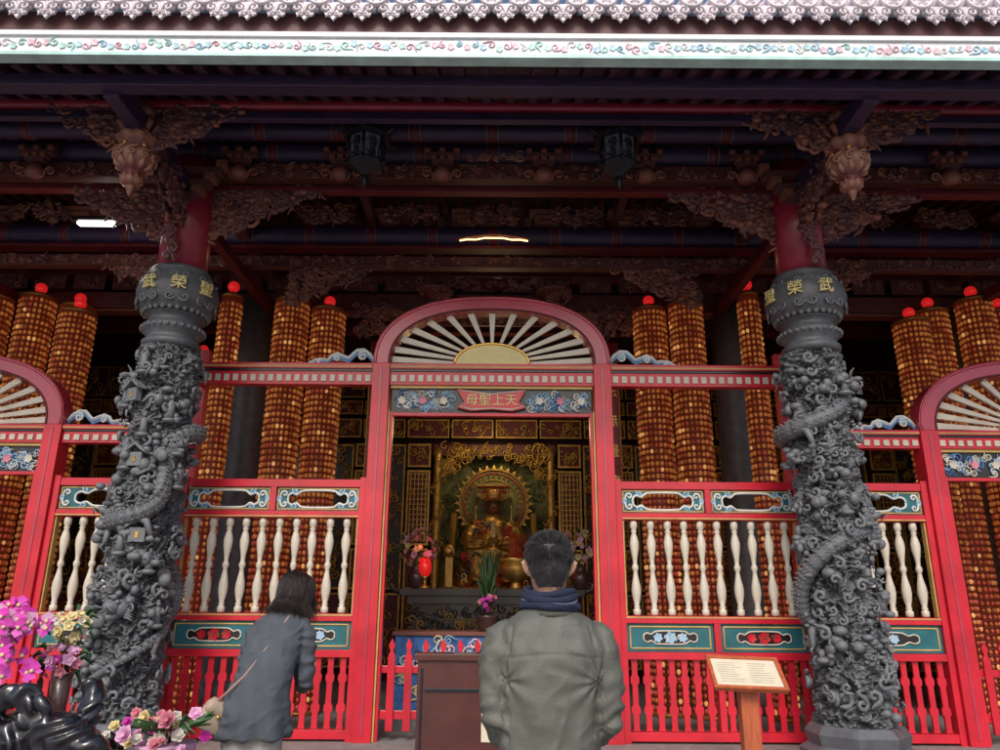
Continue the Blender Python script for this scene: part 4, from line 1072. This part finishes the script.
for s_ in (-1,1):
    g.tube([(s_*.14,-.01,1.425),(s_*.185,-.012,1.39),(s_*.207,-.02,1.30),(s_*.214,-.03,1.20),(s_*.208,-.03,1.11),(s_*.19,.02,1.06),(s_*.14,.15,1.12),(s_*.085,.24,1.19),(s_*.07,.262,1.215)],[.052,.068,.064,.057,.053,.053,.048,.042,.040],16,'jacket_man')
def jd(c,n):
    d=crease(c,n,.0060)+.0035*noise.noise(V((c.x*26,c.y*20,c.z*20)))
    if abs(c.x)>.155: d+=.006*math.sin(c.z*95+6*noise.noise(c*8))*math.exp(-((c.z-1.12)/.08)**2)+.004*math.sin(c.z*62+7*noise.noise(c*7)+c.x*20)
    if c.y<.0 and abs(c.x)<.185:
        y=1.345-.02*abs(c.x)/.19;d-=.004*math.exp(-((c.z-y)/.0035)**2)
    ar=.172-.02*max(0,(c.z-1.3)/.1)
    if 1.18<c.z<1.44: d-=.006*math.exp(-((abs(c.x)-ar)/.005)**2)
    d-=.003*math.exp(-((c.z-.83)/.003)**2)
    if c.y<0 and abs(c.x)<.19:
        d+=.006*math.sin(c.x*31+c.z*14+6*noise.noise(c*3+V((2,0,0))))*max(0,min(1,(1.33-c.z)*5))*.7
        for s_ in (-1,1):
            dx,dz=c.x-s_*.17,c.z-1.25;r=math.hypot(dx,dz);an=math.atan2(dz,-s_*dx)
            d+=.006*math.sin(an*(9+2*s_)+1+s_)*math.exp(-r/.12)
    return d
remesh(g,'jacket',.0065,E,2,disp=jd)
g=MB()
g.loft([(0,-.005,1.475,.120,.1),(0,-.003,1.50,.106,.09),(0,0,1.525,.098,.086),(0,0,1.53,.09,.078),(0,0,1.50,.085,.07)],'jacket_man',32);g.obj('jacket_collar',E)
g=MB()
for i,(z,rx,ry,k) in enumerate(((1.512,.104,.092,'scarf_navy'),(1.530,.101,.090,'scarf_stripe'),(1.543,.099,.088,'scarf_navy'),(1.562,.092,.082,'scarf_navy'))):
    g.tube([(rx*math.cos(t*pi/20),ry*math.sin(t*pi/20)-.004,z+.006*math.sin(t*.3+i)+.008*math.sin(t*pi/20)) for t in range(41)],[(.0145 if k=='scarf_navy' else .008)*(1+.15*math.sin(t*.7+i)) for t in range(41)],10,k)
for i in range(80):
    a=i*2*pi/80;g.tube([(.115*math.cos(a),.103*math.sin(a)-.004,1.518),(.122*math.cos(a),.108*math.sin(a)-.004,1.500)],[.003,.0015],4,'scarf_navy')
g.obj('knitted_scarf',E)
g=MB()
g.loft([(0,0,.74,.15,.11),(0,0,.84,.168,.12),(0,0,.95,.155,.11)],'trousers_dark',24)
for s_ in (-1,1): g.tube([(s_*.085,0,.86),(s_*.095,.0,.72),(s_*.10,.01,.5),(s_*.105,.0,.28),(s_*.11,-.01,.07)],[.088,.087,.07,.06,.062],16,'trousers_dark')
remesh(g,'trousers',.011,E,3,disp=lambda c,n:crease(c,n,.005))
g=MB()
for s_ in (-1,1): g.tube([(s_*.11,-.08,.045),(s_*.11,-.05,.055),(s_*.112,.05,.055),(s_*.118,.14,.04),(s_*.12,.19,.035),(s_*.12,.2,.03)],[.028,.042,.045,.044,.033,.015],12,'shoe');g.box(s_*.113-.045,s_*.113+.045,-.1,.2,0,.018,'shoe')
g.obj('shoes',E)
g=MB()
for s_ in (-1,1): hand(g,(s_*.04,.285,1.235),(-s_*.12,.25,1),(-s_,.05,.1),(0,-1,.2))
remesh(g,'praying_hands',.0035,E,2)
T=Matrix.Translation((0,.0,1.66))@Matrix.Rotation(math.radians(-3),4,'X')@Matrix.Diagonal((1.04,1.0,1.0,1))
head(T,E,'hair_grey',11000,'short')
E=empty('woman',(-1.20,4.3,0))
g=MB()
g.loft([(0,-.01,.83,.195,.145,0),(0,-.01,.87,.195,.145,0),(0,-.01,.95,.185,.14,.0),(.01,.0,1.03,.165,.13,-.05),(.025,.03,1.13,.148,.115,-.2),(.04,.07,1.24,.155,.115,-.3),(.06,.11,1.33,.16,.11,-.4),(.075,.14,1.40,.14,.09,-.45),(.085,.165,1.44,.085,.07,-.45),(.09,.185,1.475,.052,.06,-.45)],'coat_woman',36,p=2.2)
g.tube([(.17,.12,1.39),(.215,.12,1.34),(.228,.12,1.2),(.222,.14,1.08),(.205,.19,1.055),(.15,.3,1.13),(.12,.36,1.18)],[.048,.054,.048,.045,.045,.040,.035],14,'coat_woman')
g.tube([(-.03,.12,1.385),(-.075,.12,1.335),(-.105,.12,1.2),(-.115,.14,1.08),(-.09,.19,1.055),(.0,.3,1.13),(.055,.36,1.18)],[.048,.055,.049,.046,.046,.040,.035],14,'coat_woman')
def wd(c,n):
    d=crease(c,n,.0065)+.003*noise.noise(V((c.x*24,c.y*20,c.z*16)))
    if c.z<1.1: d+=.011*math.sin(math.atan2(c.y,c.x)*7+2*noise.noise(c*3))*min(1,(1.12-c.z)*4)
    if c.y<.1 : d-=.004*math.exp(-((c.x-.05*(c.z-1)*3)/.003)**2)
    if abs(c.x-.05)>.14: d+=.005*math.sin(c.z*90+6*noise.noise(c*8))
    return d
remesh(g,'coat',.0075,E,2,disp=wd)
g=MB()
g.tube([(.09+.068*math.cos(t*pi/12),.165+.062*math.sin(t*pi/12),1.455-.03*math.sin(t*pi/12)) for t in range(25)],.018,10,'coat_woman')
g.obj('coat_collar',E)
g=MB()
g.loft([(0,0,.76,.15,.1),(0,0,.86,.165,.11),(0,0,.93,.15,.1)],'trousers_light',24)
for s_ in (-1,1): g.tube([(s_*.075,0,.84),(s_*.08,.0,.68),(s_*.082,.015,.47),(s_*.083,.0,.27),(s_*.085,-.01,.08)],[.085,.075,.055,.05,.042],16,'trousers_light')
remesh(g,'trousers',.010,E,3,disp=lambda c,n:crease(c,n,.004))
g=MB()
for s_ in (-1,1): g.tube([(s_*.085,-.07,.05),(s_*.085,-.03,.06),(s_*.087,.05,.05),(s_*.09,.12,.035),(s_*.092,.16,.028)],[.024,.036,.038,.034,.014],12,'shoe');g.box(s_*.088-.036,s_*.088+.036,-.09,.16,0,.016,'shoe')
g.obj('shoes',E)
g=MB()
hand(g,(.11,.378,1.195),(-.1,.25,1),(-1,.05,.1),(0,-1,.2),.92);hand(g,(.06,.378,1.195),(.1,.25,1),(1,.05,.1),(0,-1,.2),.92)
remesh(g,'praying_hands',.0035,E,2)
g=MB()
g.tube([(.15,.11,1.458),(.12,.055,1.42),(.08,.005,1.33),(.02,-.045,1.23),(-.045,-.088,1.13),(-.12,-.12,1.05),(-.175,-.115,1.0)],.009,8,'strap_pink',asp=.4)
g.tube([(.15,.11,1.458),(.16,.17,1.45),(.14,.25,1.36)],.009,8,'strap_pink',asp=.4)
g.obj('bag_strap',E)
g=MB();Tb=Matrix.Translation((-.175,-.10,.94))@Matrix.Rotation(.7,4,'Z')@Matrix.Rotation(.5,4,'Y')@Matrix.Scale(.88,4)
g.loft([(0,0,-.09,.06,.03),(0,0,-.08,.085,.04),(0,0,0,.09,.045),(0,0,.06,.08,.035),(0,0,.08,.06,.02)],'leather_beige',24,p=3.5,T=Tb)
g.loft([(0,-.008,.0,.085,.042),(0,-.008,.05,.084,.038),(0,-.0,.088,.062,.024)],'leather_beige',24,p=3.5,T=Tb)
g.ball(Tb@V((0,-.055,.0)),.010,'gold',8,6);g.obj('shoulder_bag',E)
T=Matrix.Translation((.105,.215,1.535))@Matrix.Rotation(math.radians(-24),4,'X')@Matrix.Rotation(math.radians(6),4,'Y')@Matrix.Scale(.93,4)
head(T,E,'hair_black',9000,'long')
# ================================================================ LIGHT
w=bpy.data.worlds.new('World');S.world=w;w.use_nodes=True;nt=w.node_tree
sk=nt.nodes.new('ShaderNodeTexSky');sk.sky_type='NISHITA';sk.sun_disc=False;sk.sun_elevation=math.radians(42);sk.sun_rotation=math.radians(188)
sk.air_density=1.0;sk.dust_density=4.0;sk.ozone_density=1.6
nt.links.new(sk.outputs[0],nt.nodes['Background'].inputs[0]);nt.nodes['Background'].inputs[1].default_value=.148
ld=bpy.data.lights.new('sun','SUN');ld.energy=1.4;ld.angle=math.radians(14);ld.color=(1,.96,.9)
lo=bpy.data.objects.new('sun',ld);S.collection.objects.link(lo);lo.rotation_euler=(math.radians(48),0,math.radians(-8))
def pl(name,loc,e,col,r=.1):
    l=bpy.data.lights.new(name,'POINT');l.energy=e;l.color=col;l.shadow_soft_size=r
    o=bpy.data.objects.new(name,l);S.collection.objects.link(o);o.location=loc
pl('altar_spot_glow',(0,10.6,3.9),18,(1,.72,.38),.15)
pl('altar_lamp_glow',(-.84,9.72,2.2),1.5,(1,.15,.1),.1)
pl('side_lamp_glow',(-3.9,6.7,4.95),6,(1,.95,.85),.15)
# ================================================================ CAMERA
cd=bpy.data.cameras.new('camera');cam=bpy.data.objects.new('camera',cd);S.collection.objects.link(cam)
cd.lens=27;cd.sensor_width=36;cd.clip_end=500
cam.matrix_world=Matrix.Translation((.08,0,1.5))@Matrix.Rotation(math.radians(107),4,'X')@Matrix.Rotation(math.radians(.4),4,'Z')
S.camera=cam
S.view_settings.view_transform='Standard';S.view_settings.look='None';S.view_settings.exposure=0
